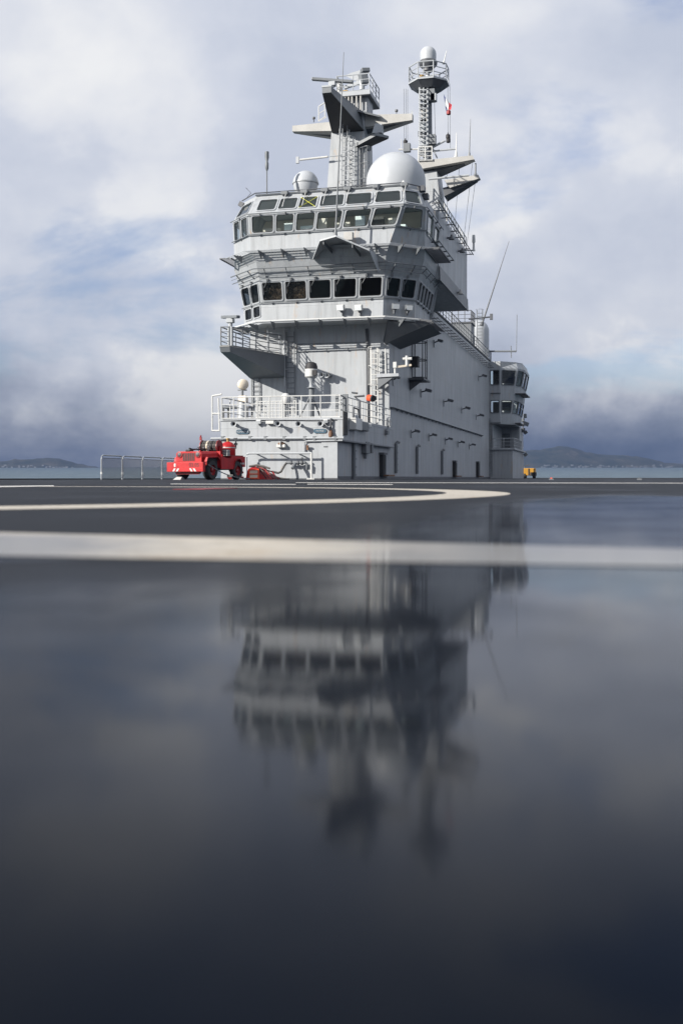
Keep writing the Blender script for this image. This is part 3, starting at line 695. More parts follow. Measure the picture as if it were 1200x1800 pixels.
part(MB().box(0.1, 2.0, 66.6, 72.5, 7.85, 8.45), 'inner_dark_box', 'interior_dark'); part(MB().box(0.1, 2.3, 66.6, 72.5, 11.0, 11.95), 'inner_dark_box', 'interior_dark')  # dark boxes added so the upper half of the panes looks dark
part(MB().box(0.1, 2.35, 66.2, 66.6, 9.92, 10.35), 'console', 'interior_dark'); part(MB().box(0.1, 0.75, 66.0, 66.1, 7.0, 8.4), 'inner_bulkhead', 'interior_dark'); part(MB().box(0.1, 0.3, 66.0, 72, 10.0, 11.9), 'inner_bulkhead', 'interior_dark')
for z, nm in ((9.15, 'catwalk'), (5.95, 'catwalk')):
    part(MB().box(2.6, 3.75 if z > 8 else 3.2, AFT_Y + 1.0, AFT_Y + 7, z, z + 0.10), nm, 'dark')
    part(MB().box(0.1, 1.2, AFT_Y - 0.42, AFT_Y - 0.3, z, z + 0.08), 'grab_bar', 'dark')
# recess door shape behind the balcony
part(MB().box(0.5, 1.3, 72.9, 72.99, 3.25, 5.2), 'door', 'mid')

# ------------------------------------------------------------------ railings, ladders: helpers for things
def railing(pts, label, h=1.08, nr=3, spacing=1.4, r=0.026, m='white', group='railings of the ship', rp=None):
    pts = [V(p) for p in pts]
    t = thing('railing', label, 'railing', pts[0], group)
    for k in range(nr):
        z = h * (1 - k / nr); part(MB().path([p + V((0, 0, z)) for p in pts], r * (1.25 if k == 0 else 0.8), 6), 'rail', m, t)
    part(MB().path([p + V((0, 0, 0.03)) for p in pts], r, 4), 'toe_rail', m, t)
    for i, (a, b) in enumerate(zip(pts, pts[1:])):
        n = max(1, round((b - a).length / spacing))
        for k in range(n + (1 if i == len(pts) - 2 else 0)):
            p = lerp(a, b, k / n); part(MB().tube(p, p + V((0, 0, h)), rp or r * 1.2, 6), 'post', m, t)
    return t
def ladder(p, q, wdir, label, wd=0.42, r=0.024, m='white', cage=None, step=0.3, cage_m=None):
    p, q, wdir = V(p), V(q), V(wdir).normalized(); t = thing('ladder', label, 'ladder', p, 'ladders on the island')
    a = wdir * wd / 2
    for s in (-1, 1): part(MB().bar(p + a * s, q + a * s, r * 2, r * 2), 'stile', m, t)
    L = (q - p).length; n = int(L / step); mb = MB()
    for i in range(1, n): c = lerp(p, q, i / n); mb.tube(c - a, c + a, r * 0.8, 5)
    part(mb, 'rung', m, t)['kind'] = 'stuff'
    if cage:
        nrm = V(cage); n2 = int(L / 0.9)
        for i in range(2, n2 + 1):
            c = lerp(p, q, i / n2)
            part(MB().path([c + wdir * cos(u) * wd * 0.75 + nrm * (0.1 + 0.62 * sin(u)) for u in [pi * k / 8 for k in range(9)]], 0.02, 5), 'cage_hoop', cage_m or m, t)
        for u in (pi * 0.25, pi * 0.5, pi * 0.75):
            o_ = wdir * cos(u) * wd * 0.75 + nrm * (0.1 + 0.62 * sin(u)); part(MB().bar(lerp(p, q, 2 / n2) + o_, q + o_, 0.03, 0.02), 'cage_bar', cage_m or m, t)
    return t
def pole(name, p, q, r, label, cat='antenna', m='grey', r2=None, group=None, base=True):
    t = thing(name, label, cat, p, group)
    part(MB().tube(p, q, r, 8, r2 if r2 is not None else r * 0.5), 'rod', m, t, smooth=True)
    if base: part(MB().tube(V(p) - (V(q) - V(p)).normalized() * 0.02, lerp(p, q, min(0.2, 0.35 / (V(q) - V(p)).length)), r * 2.2, 8, r * 1.4), 'base', m, t, smooth=True)
    return t

# deckhouse roof railings
zR = DH_Z + 0.005
railing([(DH_X + 0.05, 0.0, zR), (-2.9, 0.0, zR)], 'white railing along the left half of the deckhouse front edge', 1.1, 3, 0.62, 0.028)
railing([(-2.88, 0.0, zR), (0.1, 0.0, zR), (0.2, 11.3, zR)], 'thin white railing round the right front corner of the deckhouse roof', 1.1, 3, 1.15, 0.024)
railing([(DH_X + 0.04, 0.06, zR), (DH_X + 0.04, 7, zR)], 'white railing along the left edge of the deckhouse roof', 1.1, 3, 1.1, 0.026)
railing([(DH_X + 1.0, 2.6, zR), (DH_X + 3.2, 2.6, zR)], 'inner white railing behind the deckhouse front left railing', 1.05, 3, 0.22, 0.022)
# ladder frame hanging outside on the left
t = thing('boarding_ladder', 'white tubular frame hanging off the left edge of the deckhouse', 'ladder', onY(373, 757, 0.6)); b0 = onY(373, 757, 0.6); b1 = onY(386, 757, 0.6); t0 = onY(373, 696, 0.6); t1 = onY(390, 693, 0.6)
for a, b in ((b0, t0), (b0, b1), (t0, t1), (onY(373, 727, 0.6), onY(387, 727, 0.6)), (b1, onY(384, 700, 0.6))): part(MB().tube(a, b, 0.045, 8), 'tube', 'white', t)

# roof edge railing along the island's right side, over the long body
railing([(-0.1, 28.7, TOP), (-0.1, 46, TOP), (-0.1, AFT_Y + 0.5, TOP)], 'long dark railing along the roof edge of the island side', 1.1, 3, 1.5, 0.03, 'mid')
t = thing('catwalk', 'narrow bracketed catwalk below the roof edge of the island side', 'catwalk', (0, 26, TOP - 0.9))
for k in range(3): part(MB().bar((0.15 + 0.22 * k, 26, TOP - 1.0), (0.15 + 0.22 * k, 62, TOP - 1.0), 0.03, 0.03), 'wire', 'dark', t)
for i in range(22): part(MB().bar((0.0, 26.2 + i * 1.7, TOP - 1.02), (0.66, 26.2 + i * 1.7, TOP - 1.02), 0.06, 0.05), 'bracket', 'dark', t)
# upper block roof rail (right side) with fittings
railing([(EX - 0.05, 16.0, ZR), (EX - 0.05, 28.2, ZR)], 'white railing on the upper block roof beside the big radome', 1.05, 3, 1.0, 0.03)
t = thing('catwalk', 'dark wire catwalk along the top of the upper block side', 'catwalk', (EX, 13, ZR - 0.3))
part(MB().path([(EX + 0.45, 12.3, ZR - 0.2), (EX + 0.45, 28.6, ZR - 0.2)], 0.035, 6), 'wire', 'dark', t); part(MB().path([(EX + 0.28, 12.3, ZR - 0.2), (EX + 0.28, 28.6, ZR - 0.2)], 0.02, 6), 'wire', 'dark', t)
for i in range(9): part(MB().bar((EX, 13 + i * 1.9, ZR - 0.23), (EX + 0.5, 13 + i * 1.9, ZR - 0.23), 0.06, 0.06), 'bracket', 'dark', t)
t = thing('catwalk', 'short wire catwalk under the upper bridge side windows', 'catwalk', (EX, 13, zf))
part(MB().path([(EX + 0.5, 12.4, zf - 0.1), (EX + 0.5, 18.5, zf - 0.1)], 0.03, 6), 'wire', 'dark', t)
for i in range(5): part(MB().bar((EX, 12.8 + i * 1.4, zf - 0.1), (EX + 0.52, 12.8 + i * 1.4, zf - 0.1), 0.08, 0.07), 'bracket', 'dark', t)

# tower front ladders
ladder(onY(511.5, 727, 11.85), onY(510, 583, 11.85), (1, 0, 0), 'tall grey ladder on the tower front beside the left wing', 0.5, 0.028, 'mid')
ladder(onY(450, 722, 11.9), onY(449, 661, 11.9), (1, 0, 0), 'short grey ladder at the left edge of the tower below the wing', 0.5, 0.026, 'mid')
ladder(onY(658, 742, 11.7), onY(657, 612, 11.7), (1, 0, 0), 'white caged ladder on the right of the tower front', 0.42, 0.04, 'white', (0, -1, 0), 0.3)
ladder(onY(672, 660, 11.6), onY(671, 613, 11.6), (1, 0, 0), 'short white caged ladder above the sensor platform', 0.4, 0.03, 'white')

# ------------------------------------------------------------------ left wing platform
wt = thing('wing_platform', 'dark sided triangular wing platform jutting from the left of the tower', 'platform', (-7.6, 11.9, 7.0))
tipL, tipR = V((-8.95, 7.0, 7.68)), V((-8.35, 7.05, 7.68)); rootR, rootL = V((-6.45, 11.98, 7.62)), V((-8.84, 11.98, 7.62))
top = [tipL, tipR, rootR, rootL]; bot = [tipL + V((0.02, 0.1, -0.30)), tipR + V((-0.02, 0.1, -0.30)), rootR + V((0, 0, -1.35)), rootL + V((0, 0, -1.35))]
part(MB().loft(bot, top), 'platform_body', 'mid', wt); part(MB().loft([p + V((0, -0.03, 0.003)) for p in top], [p + V((0, -0.03, 0.05)) for p in top]), 'deck_plate', 'beige', wt)
railing([rootL + V((0.05, -0.3, 0.05)), tipL + V((0.06, 0.06, 0.05)), tipR + V((-0.05, 0.06, 0.05)), rootR + V((-0.08, -0.9, 0.05))], 'grey railing round the left wing platform', 1.1, 4, 1.05, 0.03, 'mid')
t = thing('gate_frame', 'tall tubular gate at the root of the left wing platform', 'gate', rootR + V((-1.0, -1.4, 0.05)))
g0 = rootR + V((-0.5, -0.9, 0.05))
for a, b in (((-.45, 0, 0), (-.45, 0, 1.9)), ((.2, .3, 0), (.2, .3, 1.3)), ((-.45, 0, 1.3), (.2, .3, 1.3)), ((-.45, 0, .7), (.2, .3, .7)), ((-.45, 0, .25), (.2, .3, .25))): part(MB().tube(g0 + V(a), g0 + V(b), 0.035, 6), 'tube', 'grey', t)
def bar_radar(c, ang, L, label, tilt=0.0, m='white', ped=True, pz=0.45):
    t = thing('bar_radar', label, 'radar', c)
    R = Matrix.Rotation(ang, 3, 'Z') @ Matrix.Rotation(tilt, 3, 'Y')
    part(MB().cbox(V(c) + V((0, 0, pz + 0.12)), L, 0.26, 0.17, R), 'scanner_bar', m, t, bevel=0.03)
    part(MB().cbox(V(c) + V((0, 0, pz - 0.10)), 0.42, 0.36, 0.26), 'gearbox', 'grey', t, bevel=0.03)
    part(MB().tube(V(c), V(c) + V((0, 0, pz - 0.2)), 0.12, 10), 'pedestal', 'grey', t)
    return t
part(MB().box(tipR.x - 0.16, tipR.x + 0.10, 7.12, 7.38, 7.74, 8.85), 'radar_post', 'grey', wt)
bar_radar((tipR.x - 0.03, 7.25, 8.85), radians(-38), 1.75, 'navigation radar bar on the left wing platform', radians(6), 'mid')
t = thing('conduit', 'vertical pipe with cross arms on the tower front beside the ladder', 'pipe', onY(500, 655, 11.8))
part(MB().tube(onY(500.5, 679, 11.8), onY(499.5, 578, 11.8), 0.045, 8), 'pipe', 'grey', t)
for y in (622, 649, 579): part(MB().tube(onY(494, y, 11.8), onY(506, y, 11.8), 0.03, 6), 'cross_arm', 'grey', t)
t = thing('conduit', 'horizontal conduit along the tower front', 'pipe', onY(519, 617, 11.9))
part(MB().path([onY(519, 617.5, 11.9), onY(560, 616, 11.9), onY(650, 612.5, 11.9)], 0.03, 6), 'pipe', 'grey', t)
part(MB().path([onY(519, 605, 11.9), onY(645, 601, 11.9)], 0.018, 5), 'cable', 'mid', t)
for px in (535, 572, 610, 640): part(MB().cbox(onY(px, 616.5 - (px - 519) * 0.035, 11.9), 0.12, 0.12, 0.14), 'clamp', 'mid', t)
t = thing('cable_run', 'dark vertical cable run below the lower bridge', 'pipe', onY(645, 612, 11.9))
part(MB().path([onY(646, 742, 11.92), onY(645.5, 600, 11.92), onY(644, 578, 11.92)], 0.09, 6), 'cable_bundle', 'dark', t)
# right corner sensor platform
sp_ = onY(676, 664, 11.4)
t = thing('sensor_platform', 'small bracketed platform with a weather sensor at the tower corner', 'platform', sp_)
part(MB().loft([sp_ + V((-0.45, -0.3, 0)), sp_ + V((0.9, -0.3, 0.05)), sp_ + V((0.9, 0.55, 0.05)), sp_ + V((-0.45, 0.55, 0))], [sp_ + V((-0.45, -0.3, 0.22)), sp_ + V((0.9, -0.3, 0.22)), sp_ + V((0.9, 0.55, 0.22)), sp_ + V((-0.45, 0.55, 0.22))]), 'shelf', 'grey', t)
part(MB().loft([sp_ + V((-0.40, -0.2, -0.6)), sp_ + V((-0.3, -0.2, -0.6)), sp_ + V((-0.3, 0.5, -0.6))], [sp_ + V((-0.4, -0.2, -0.01)), sp_ + V((0.55, -0.2, -0.01)), sp_ + V((0.4, 0.5, -0.01))]), 'gusset', 'mid', t)
part(MB().tube(sp_ + V((0.62, 0, 0.22)), sp_ + V((0.62, 0, 0.85)), 0.06, 8).cbox(sp_ + V((0.62, 0, 0.75)), 0.2, 0.2, 0.35), 'sensor_post', 'white', t)
part(MB().bar(sp_ + V((0.65, 0, 0.62)), sp_ + V((1.55, 0.3, 0.75)), 0.10, 0.12), 'sensor_arm', 'cream', t)
part(MB().tube(sp_ + V((1.3, 0.2, 0.7)), sp_ + V((1.3, 0.2, 1.3)), 0.09, 10).tube(sp_ + V((1.05, 0.2, 1.12)), sp_ + V((1.6, 0.2, 1.12)), 0.09, 8), 'sensor_head', 'white', t)

# ------------------------------------------------------------------ small repeated fittings
X90 = Matrix.Rotation(radians(90), 3, 'X')       # lathe axis +z -> -y
def horn(loc, R, label, r=0.13):
    t = thing('loudspeaker', label, 'loudspeaker', loc, 'horn loudspeakers on the island')
    RR_ = R @ X90
    part(MB().lathe(loc, [(0.05, -0.05), (0.055, 0.12), (0.08, 0.24), (r, 0.42), (r + 0.015, 0.44), (r - 0.01, 0.43), (0.06, 0.26), (0.01, 0.22)], 16, RR_, False), 'horn', 'grey', t, smooth=True)
    part(MB().lathe(V(loc), [(0.005, 0.23), (0.085, 0.30)], 14, RR_, False), 'throat', 'black', t)
    part(MB().lathe(V(loc), [(0.08, -0.12), (0.09, 0.04), (0.05, 0.06)], 12, RR_), 'driver', 'mid', t)
    return t
I3 = Matrix.Identity(3)
for (px, py, lab) in ((414, 746, 'leftmost horn loudspeaker on the deckhouse front above the left nameplate'), (491, 745.5, 'second horn loudspeaker from the left on the deckhouse front'), (527, 746, 'third horn loudspeaker from the left on the deckhouse front'), (565, 746, 'horn loudspeaker above the right nameplate')):
    horn(onY(px, py, 0.0) + V((0, -0.12, 0)), Matrix.Rotation(radians(12), 3, 'Z'), lab)
for (px, py, lab) in ((571.5, 660, 'left of two horn loudspeakers on the tower front'), (581, 661, 'right of two horn loudspeakers on the tower front')):
    horn(onY(px, py, TW_Y) + V((0, -0.12, 0)), Matrix.Rotation(radians(-15), 3, 'Z'), lab, 0.15)
def floodlight(loc, dirv, label, s=1.0, housing='white', grp='floodlights on the island'):
    d = V(dirv).normalized(); x = d.cross(UP).normalized(); u = x.cross(d)
    R = Matrix((x, d, u)).transposed(); L = V(loc)
    t = thing('floodlight', label, 'floodlight', L, grp)
    part(MB().cbox(L + d * 0.28 * s, 0.46 * s, 0.26 * s, 0.34 * s, R), 'housing', housing, t, bevel=0.03)
    part(MB().cbox(L + d * 0.415 * s, 0.40 * s, 0.02, 0.28 * s, R), 'lens', 'lens', t)
    part(MB().bar(L + V((0, 0, -0.35 * s)), L + d * 0.28 * s + V((0, 0, -0.2 * s)), 0.10 * s, 0.05).bar(L + V((0, 0, -0.5 * s)), L + V((0, 0, -0.1 * s)), 0.3 * s, 0.06), 'bracket', 'mid', t)
    return t
floodlight(onY(602, 540, 10.12), (-0.15, -1, -0.25), 'left white floodlight below the lower bridge windows', 1.0)
floodlight(onY(633, 540, 10.12), (-0.1, -1, -0.25), 'right white floodlight below the lower bridge windows', 1.0)
for u, lab in ((0.32, 'left floodlight on the shaded corner of the lower bridge'), (0.74, 'right floodlight on the shaded corner of the lower bridge')):
    p = bil([LV[0][2], LV[0][3], LV[1][3], LV[1][2]], u, 0.6); floodlight(p + V((0.06, -0.06, 0.1)), (0.6, -1, -0.3), lab, 0.95, 'mid')
floodlight(onY(457, 739, 0.0) + V((0, -0.05, 0)), (0, -1, -0.5), 'small white floodlight under the deckhouse roof edge', 0.55)
# lamps along the island side
side_l = [((743, 687), 'top'), ((781, 705), 'second'), ((812, 718), 'third'), ((838, 730), 'fourth')]
def side_lamp(px, py, label, s=1.0):
    p = onX(px, py, 0.0); t = thing('side_lamp', label, 'lamp', p, 'lamps along the island side')
    part(MB().bar(p + V((-0.01, 0, -0.1)), p + V((0.55 * s, -0.2, 0.02)), 0.08, 0.08), 'arm', 'dark', t)
    part(MB().cbox(p + V((0.6 * s, -0.25, 0.0)), 0.45 * s, 0.34 * s, 0.20 * s, Matrix.Rotation(radians(15), 3, 'Y')), 'housing', 'dark', t, bevel=0.03)
    part(MB().cbox(p + V((0.62 * s, -0.25, -0.125 * s)), 0.34 * s, 0.26 * s, 0.03, Matrix.Rotation(radians(15), 3, 'Y')), 'lens', 'lens', t)
    part(MB().box(p.x + 0.002, p.x + 0.07, p.y - 0.12, p.y + 0.12, p.z - 0.45, p.z + 0.1), 'wall_plate', 'grey', t)
ordn = ['first', 'second', 'third', 'fourth', 'fifth']
for i, (px, py) in enumerate([(739, 687), (779, 704.5), (810.5, 717.5), (836, 730)]): side_lamp(px, py, '%s lamp from the front in the upper row on the island side' % ordn[i], 1.0)
for i, (px, py) in enumerate([(722, 758), (753, 764.5), (782, 771.5), (804, 777), (824, 781.5)]): side_lamp(px, py, '%s lamp from the front in the lower row on the island side' % ordn[i], 0.8)
side_lamp(840, 661, 'single high lamp near the after end of the island side', 1.1)
side_lamp(762, 600, 'lamp under the sloping canopy end on the island side', 0.9)
side_lamp(690, 665, 'lamp beside the sensor platform on the island side', 0.6)

# vertical pipes with clamps and dark doorways along the foot of the side
for i, (px, y0, y1) in enumerate([(622, 771, 842), (696, 780, 832), (733, 786, 833), (777, 793, 834)]):
    p0, p1 = onX(px, y1, 0.1), onX(px, y0, 0.1); p0.y = p1.y = (p0.y + p1.y) / 2
    t = thing('standpipe', 'grey standpipe with dark clamps, %s from the front corner on the island side' % ordn[i], 'pipe', p0, 'standpipes on the island side')
    part(MB().path([p0, p1, p1 + V((0.05, 0.25, 0.12)), p1 + V((0.05, 0.6, 0.10))], 0.09, 8), 'pipe', 'mid', t)
    for k in range(5): part(MB().cbox(lerp(p0, p1, 0.1 + 0.2 * k) + V((-0.02, 0.22, 0)), 0.12, 0.4, 0.06), 'clamp', 'dark', t)
for i, (px, y0, wd, lab) in enumerate([(669, 792, 0.75, 'tall dark fire cabinet by the foot of the deckhouse side'), (796, 807, 0.7, 'middle dark locker at the foot of the island side'), (837, 809, 0.75, 'farthest dark locker at the foot of the island side')]):
    p1 = onX(px, y0, 0.0); t = thing('fire_cabinet', lab, 'cabinet', (0, p1.y, 0), 'dark lockers at the foot of the island side')
    part(MB().box(0.004, 0.22, p1.y - wd / 2, p1.y + wd / 2, 0.17, p1.z - 0.25), 'body', 'black', t); part(MB().box(0.0, 0.30, p1.y - wd / 2 - 0.1, p1.y + wd / 2 + 0.1, p1.z - 0.248, p1.z - 0.12), 'hood', 'dark', t)
    part(MB().tube((0.30, p1.y - 0.1, 0.25), (0.30, p1.y - 0.05, p1.z - 0.3), 0.05, 8), 'lance', 'mid', t)
    part(MB().box(0.02, 0.5, p1.y - 0.2, p1.y + 1.6, 0.165, 0.26), 'base_tray', 'rust', t)
t = thing('junction_box', 'grey junction box on the deckhouse side', 'box', onX(638, 798, 0.0)); p = onX(638, 787, 0.0)
part(MB().box(0.004, 0.28, p.y - 0.4, p.y + 0.5, p.z - 0.32, p.z + 0.32), 'box', 'mid', t, bevel=0.02); part(MB().box(0.03, 0.32, p.y + 0.75, p.y + 1.1, p.z - 0.28, p.z + 0.26), 'box', 'mid', t)
part(MB().tube((0.12, p.y, p.z - 0.33), (0.12, p.y, p.z - 0.6), 0.08, 8).tube((0.12, p.y - 0.1, p.z + 0.33), (0.12, p.y - 0.1, 1.88), 0.05, 8), 'conduit', 'mid', t)
# caged ladder with platform on the shaded side
pA, pB = onX(737, 668, 0.45), onX(737, 598, 0.45); ym = pA.y
t = thing('ladder', 'dark caged ladder standing on a small platform on the island side', 'ladder', (0.4, ym, pA.z), 'ladders on the island')
for k, (dx, dy) in enumerate(((0.05, -0.5), (0.05, 0.5), (0.75, -0.55), (0.95, 0.0), (0.75, 0.55))): part(MB().bar((dx, ym + dy, pA.z), (dx, ym + dy, pB.z), 0.07, 0.05), 'stile', 'dark', t)
for k in range(3):
    z = pA.z + (pB.z - pA.z) * (0.05 + 0.45 * k); part(MB().path([(0.03, ym - 0.55, z), (0.75, ym - 0.55, z), (0.97, ym, z), (0.75, ym + 0.55, z), (0.03, ym + 0.55, z)], 0.04, 6), 'cage_hoop', 'dark', t)
part(MB().box(0.003, 1.05, ym - 1.7, ym + 0.8, pA.z - 0.12, pA.z - 0.01), 'platform', 'dark', t); part(MB().loft([(0.003, ym - 1.2, pA.z - 0.13), (0.9, ym - 1.2, pA.z - 0.13), (0.003, ym - 1.2, pA.z - 0.8)], [(0.003, ym - 1.1, pA.z - 0.13), (0.9, ym - 1.1, pA.z - 0.13), (0.003, ym - 1.1, pA.z - 0.8)]), 'gusset', 'dark', t)
p = onX(722, 637, 0.0); t = thing('wall_box', 'black box on the island side beside the caged ladder', 'box', p)
part(MB().box(0.003, 0.5, p.y - 0.35, p.y + 0.35, p.z - 0.32, p.z + 0.32), 'box', 'black', t); part(MB().box(0.003, 0.56, p.y - 0.4, p.y + 0.4, p.z + 0.321, p.z + 0.36), 'lid', 'dark', t)
# after corner: ladder and balcony railing
railing([(0.4, AFT_Y - 0.2, 3.22), (A_X + 0.2, AFT_Y - 0.2, 3.22), (A_X + 0.2, 72.5, 3.22)], 'pale railing round the balcony of the after control tower', 1.1, 3, 1.0, 0.035, 'grey')
ladder((0.15, AFT_Y - 0.5, 0.2), (0.15, AFT_Y - 0.5, 6.5), (0.3, 1, 0), 'grey ladder in the corner beside the after control tower', 0.6, 0.03, 'mid')

# ------------------------------------------------------------------ deckhouse front fittings
t = thing('water_pipe', 'long grey pipe with clamps across the deckhouse front', 'pipe', onY(400, 770, -0.1))
part(MB().path([onY(371, 771, -0.12), onY(400, 770.5, -0.12), onY(604, 769.5, -0.12)], 0.065, 8), 'pipe', 'grey', t, smooth=True)
for px in (392, 440, 467, 500, 536, 553, 590): part(MB().cbox(onY(px, 770, -0.08), 0.14, 0.2, 0.18), 'clamp', 'mid', t)
t = thing('water_pipe', 'short pipe dropping to a valve beside the deckhouse door panel', 'pipe', onY(536, 776, -0.1))
part(MB().path([onY(534.5, 794, -0.1), onY(534.5, 780, -0.1), onY(536, 776, -0.1), onY(540, 775, -0.1), onY(602, 774, -0.1)], 0.045, 8), 'pipe', 'grey', t)
part(MB().cbox(onY(540.5, 788, -0.12), 0.08, 0.12, 0.18).tube(onY(540.5, 785, -0.2), onY(540.5, 783, -0.2), 0.07, 8), 'valve', 'rust', t)
t = thing('hoop_rail', 'white hoop of bent pipe standing off the deckhouse front', 'pipe', onY(547, 841, -0.55))
part(MB().path([onY(433, 838, -0.5), onY(433, 803, -0.5), onY(434.5, 798.5, -0.5), onY(438, 797, -0.5), onY(547, 796.5, -0.5)], 0.055, 8), 'pipe', 'grey', t, smooth=True)
part(MB().tube(onY(547.3, 795, -0.5), onY(547.3, 841.5, -0.5), 0.06, 8), 'leg', 'white', t); part(MB().cbox(onY(547, 842, -0.5), 0.4, 0.3, 0.06), 'foot', 'white', t)
for px in (451, 492, 526): part(MB().bar(onY(px, 797, -0.5), onY(px, 798, -0.02), 0.05, 0.05), 'stay', 'mid', t)
t = thing('fire_hydrant', 'double valve fire hydrant with sagging hose on the deckhouse front', 'hydrant', onY(525, 815, -0.1))
part(MB().path([onY(504, 813.5, -0.35), onY(512, 813.5, -0.35), onY(536, 813, -0.35), onY(539, 815, -0.3), onY(540, 826, -0.25)], 0.07, 8), 'manifold', 'mid', t, smooth=True)
for px, d in ((512, 0.10), (524, 0.11), (531, 0.12)): part(MB().tube(onY(px - 1.5, 813.5, -0.35), onY(px + 1.5, 813.5, -0.35), d, 10), 'flange', 'dark', t)
part(MB().tube(onY(529, 812, -0.35), onY(530.5, 805, -0.45), 0.03, 6).tube(onY(529.5, 805.5, -0.45), onY(532, 806, -0.45), 0.06, 8), 'handwheel', 'dark', t)
part(MB().path([onY(519, 815, -0.4), onY(516, 820, -0.6), onY(514, 823.5, -0.7)], 0.085, 8), 'branch', 'mid', t)
part(MB().path([onY(504, 813.5, -0.35), onY(500, 818, -0.5), onY(494, 829, -0.7), onY(489, 831.5, -0.8), onY(478, 829, -0.9)], 0.055, 8), 'hose', 'hose', t, smooth=True)
t = thing('door_panel', 'pale flush door panel at the right end of the deckhouse front', 'door', onY(579, 841, 0))
a, b = onY(565, 841, -0.03), onY(593, 777, -0.03); part(MB().box(a.x, b.x, -0.05, -0.004, 0.07, b.z), 'leaf', 'grey', t); part(MB().box(b.x - 0.7, b.x - 0.5, -0.07, -0.051, b.z - 0.25, b.z - 0.2), 'handle', 'dark', t)
t = thing('wall_lamp', 'white hooded bulkhead lamp in the middle of the deckhouse front', 'lamp', onY(495, 784, 0)); p = onY(494.5, 784, -0.1)
part(MB().cbox(p, 0.46, 0.26, 0.16), 'housing', 'white', t, bevel=0.03); part(MB().lathe(p + V((0, 0.02, 0.08)), [(0.2, 0), (0.16, 0.08), (0.06, 0.12)], 14), 'dome', 'rust', t, smooth=True); part(MB().cbox(p + V((0, -0.06, 0.10)), 0.03, 0.3, 0.26), 'guard', 'white', t)
t = thing('tube_lamp', 'white strip light under the deckhouse roof edge', 'lamp', onY(474, 743, 0)); p = onY(475, 742.5, -0.12)
part(MB().cbox(p, 0.42, 0.2, 0.16), 'housing', 'white', t, bevel=0.02); part(MB().cbox(p + V((0.30, 0, -0.05)), 0.22, 0.16, 0.14), 'gear', 'mid', t)
t = thing('shackle', 'rusty hanging shackle at the right of the deckhouse front', 'shackle', onY(581, 765, 0)); p = onY(581, 762, -0.12)
part(MB().lathe(p, [(0.03, -0.22), (0.10, -0.16), (0.12, 0), (0.06, 0.18)], 10), 'weight', 'rust', t, smooth=True); part(MB().tube(p + V((0, 0, 0.15)), p + V((0.02, 0, 0.75)), 0.05, 6), 'pin', 'dark', t)
floodlight(onY(573, 738, 0.0) + V((0, -0.05, 0)), (0.2, -1, -0.5), 'small floodlight beside the hanging shackle', 0.5)
# cable along the roof edge
t = thing('cable', 'thin slack cable strung under the deckhouse roof edge', 'cable', onY(400, 738, -0.05))
part(MB().path([onY(392, 738, -0.06), onY(440, 738.6, -0.06), onY(500, 738.2, -0.06), onY(550, 738.8, -0.06), onY(590, 737.5, -0.06)], 0.018, 5), 'wire', 'dark', t)
# nameplates
def text_mesh(body, size):
    cu = bpy.data.curves.new('text', 'FONT'); cu.body = body; cu.size = size; cu.align_x = 'CENTER'; cu.align_y = 'CENTER'; cu.extrude = 0.004
    ob = bpy.data.objects.new('text', cu); COL.objects.link(ob); bpy.context.view_layer.update()
    me = bpy.data.meshes.new_from_object(ob.evaluated_get(bpy.context.evaluated_depsgraph_get())); bpy.data.objects.remove(ob); return me
def lettering(body, size, m, parent, loc, rot, name='lettering'):
    me = text_mesh(body, size); me.materials.append(M[m]); o = bpy.data.objects.new(name, me); COL.objects.link(o); o.parent = parent; o.location = V(loc) - origin(parent); o.rotation_euler = rot; return o
for (x0, x1, y0, y1, txt, lab) in ((415, 438, 755, 763, 'HONNEUR', 'blue nameplate reading HONNEUR under the leftmost loudspeaker'), (551, 574, 753.8, 761.5, 'PATRIE', 'blue nameplate reading PATRIE at the right of the deckhouse front')):
    a, b = onY(x0, y1, -0.03), onY(x1, y0, -0.03); t = thing('nameplate', lab, 'sign', (a.x, -0.03, a.z), 'motto plates')
    hh = b.z - a.z; out = []
    for (cx_, cz, s0) in ((b.x - hh / 2, (a.z + b.z) / 2, -90), (a.x + hh / 2, (a.z + b.z) / 2, 90)):
        for k in range(7): an = radians(s0 + 180 * k / 6); out.append(V((cx_ + hh / 2 * cos(an), 0, cz + hh / 2 * sin(an))))
    part(MB().loft([p + V((0, -0.05, 0)) for p in out], [p + V((0, -0.004, 0)) for p in out]), 'plate', 'plate_blue', t)
    lettering(txt, hh * 0.62, 'dome', t, ((a.x + b.x) / 2, -0.056, (a.z + b.z) / 2), (pi / 2, 0, 0))

# ------------------------------------------------------------------ gear on the deckhouse roof
c = onY(547, 729, 5.0); sx = c.x; d_ = proj((sx, 5, 5))[2] / F
t = thing('satellite_antenna', 'white satellite drum with black cap on a tripod mast', 'antenna', (sx, 5, zR))
zc = onY(547, 662, 5).z; zt = onY(547, 637, 5).z; rr = 11.2 * d_
part(MB().lathe((sx, 5, zc), [(rr * 0.8, -0.06), (rr, 0.0), (rr, (zt - zc) * 0.52)], 24), 'drum', 'white', t, smooth=True)
part(MB().lathe((sx, 5, zc + (zt - zc) * 0.52), [(rr, 0), (rr * 0.98, 0.14), (rr * 0.82, (zt - zc) * 0.4), (rr * 0.4, (zt - zc) * 0.5), (0.02, (zt - zc) * 0.51)], 24), 'cap', 'black', t, smooth=True)
part(MB().cbox((sx + rr * 0.75, 5 - rr * 0.7, zc + 0.18), 0.25, 0.2, 0.28), 'patch', 'black', t)
part(MB().lathe((sx, 5, zc - 0.62), [(0.30, 0), (0.12, 0.06), (0.10, 0.3), (0.24, 0.56)], 14), 'neck', 'grey', t, smooth=True)
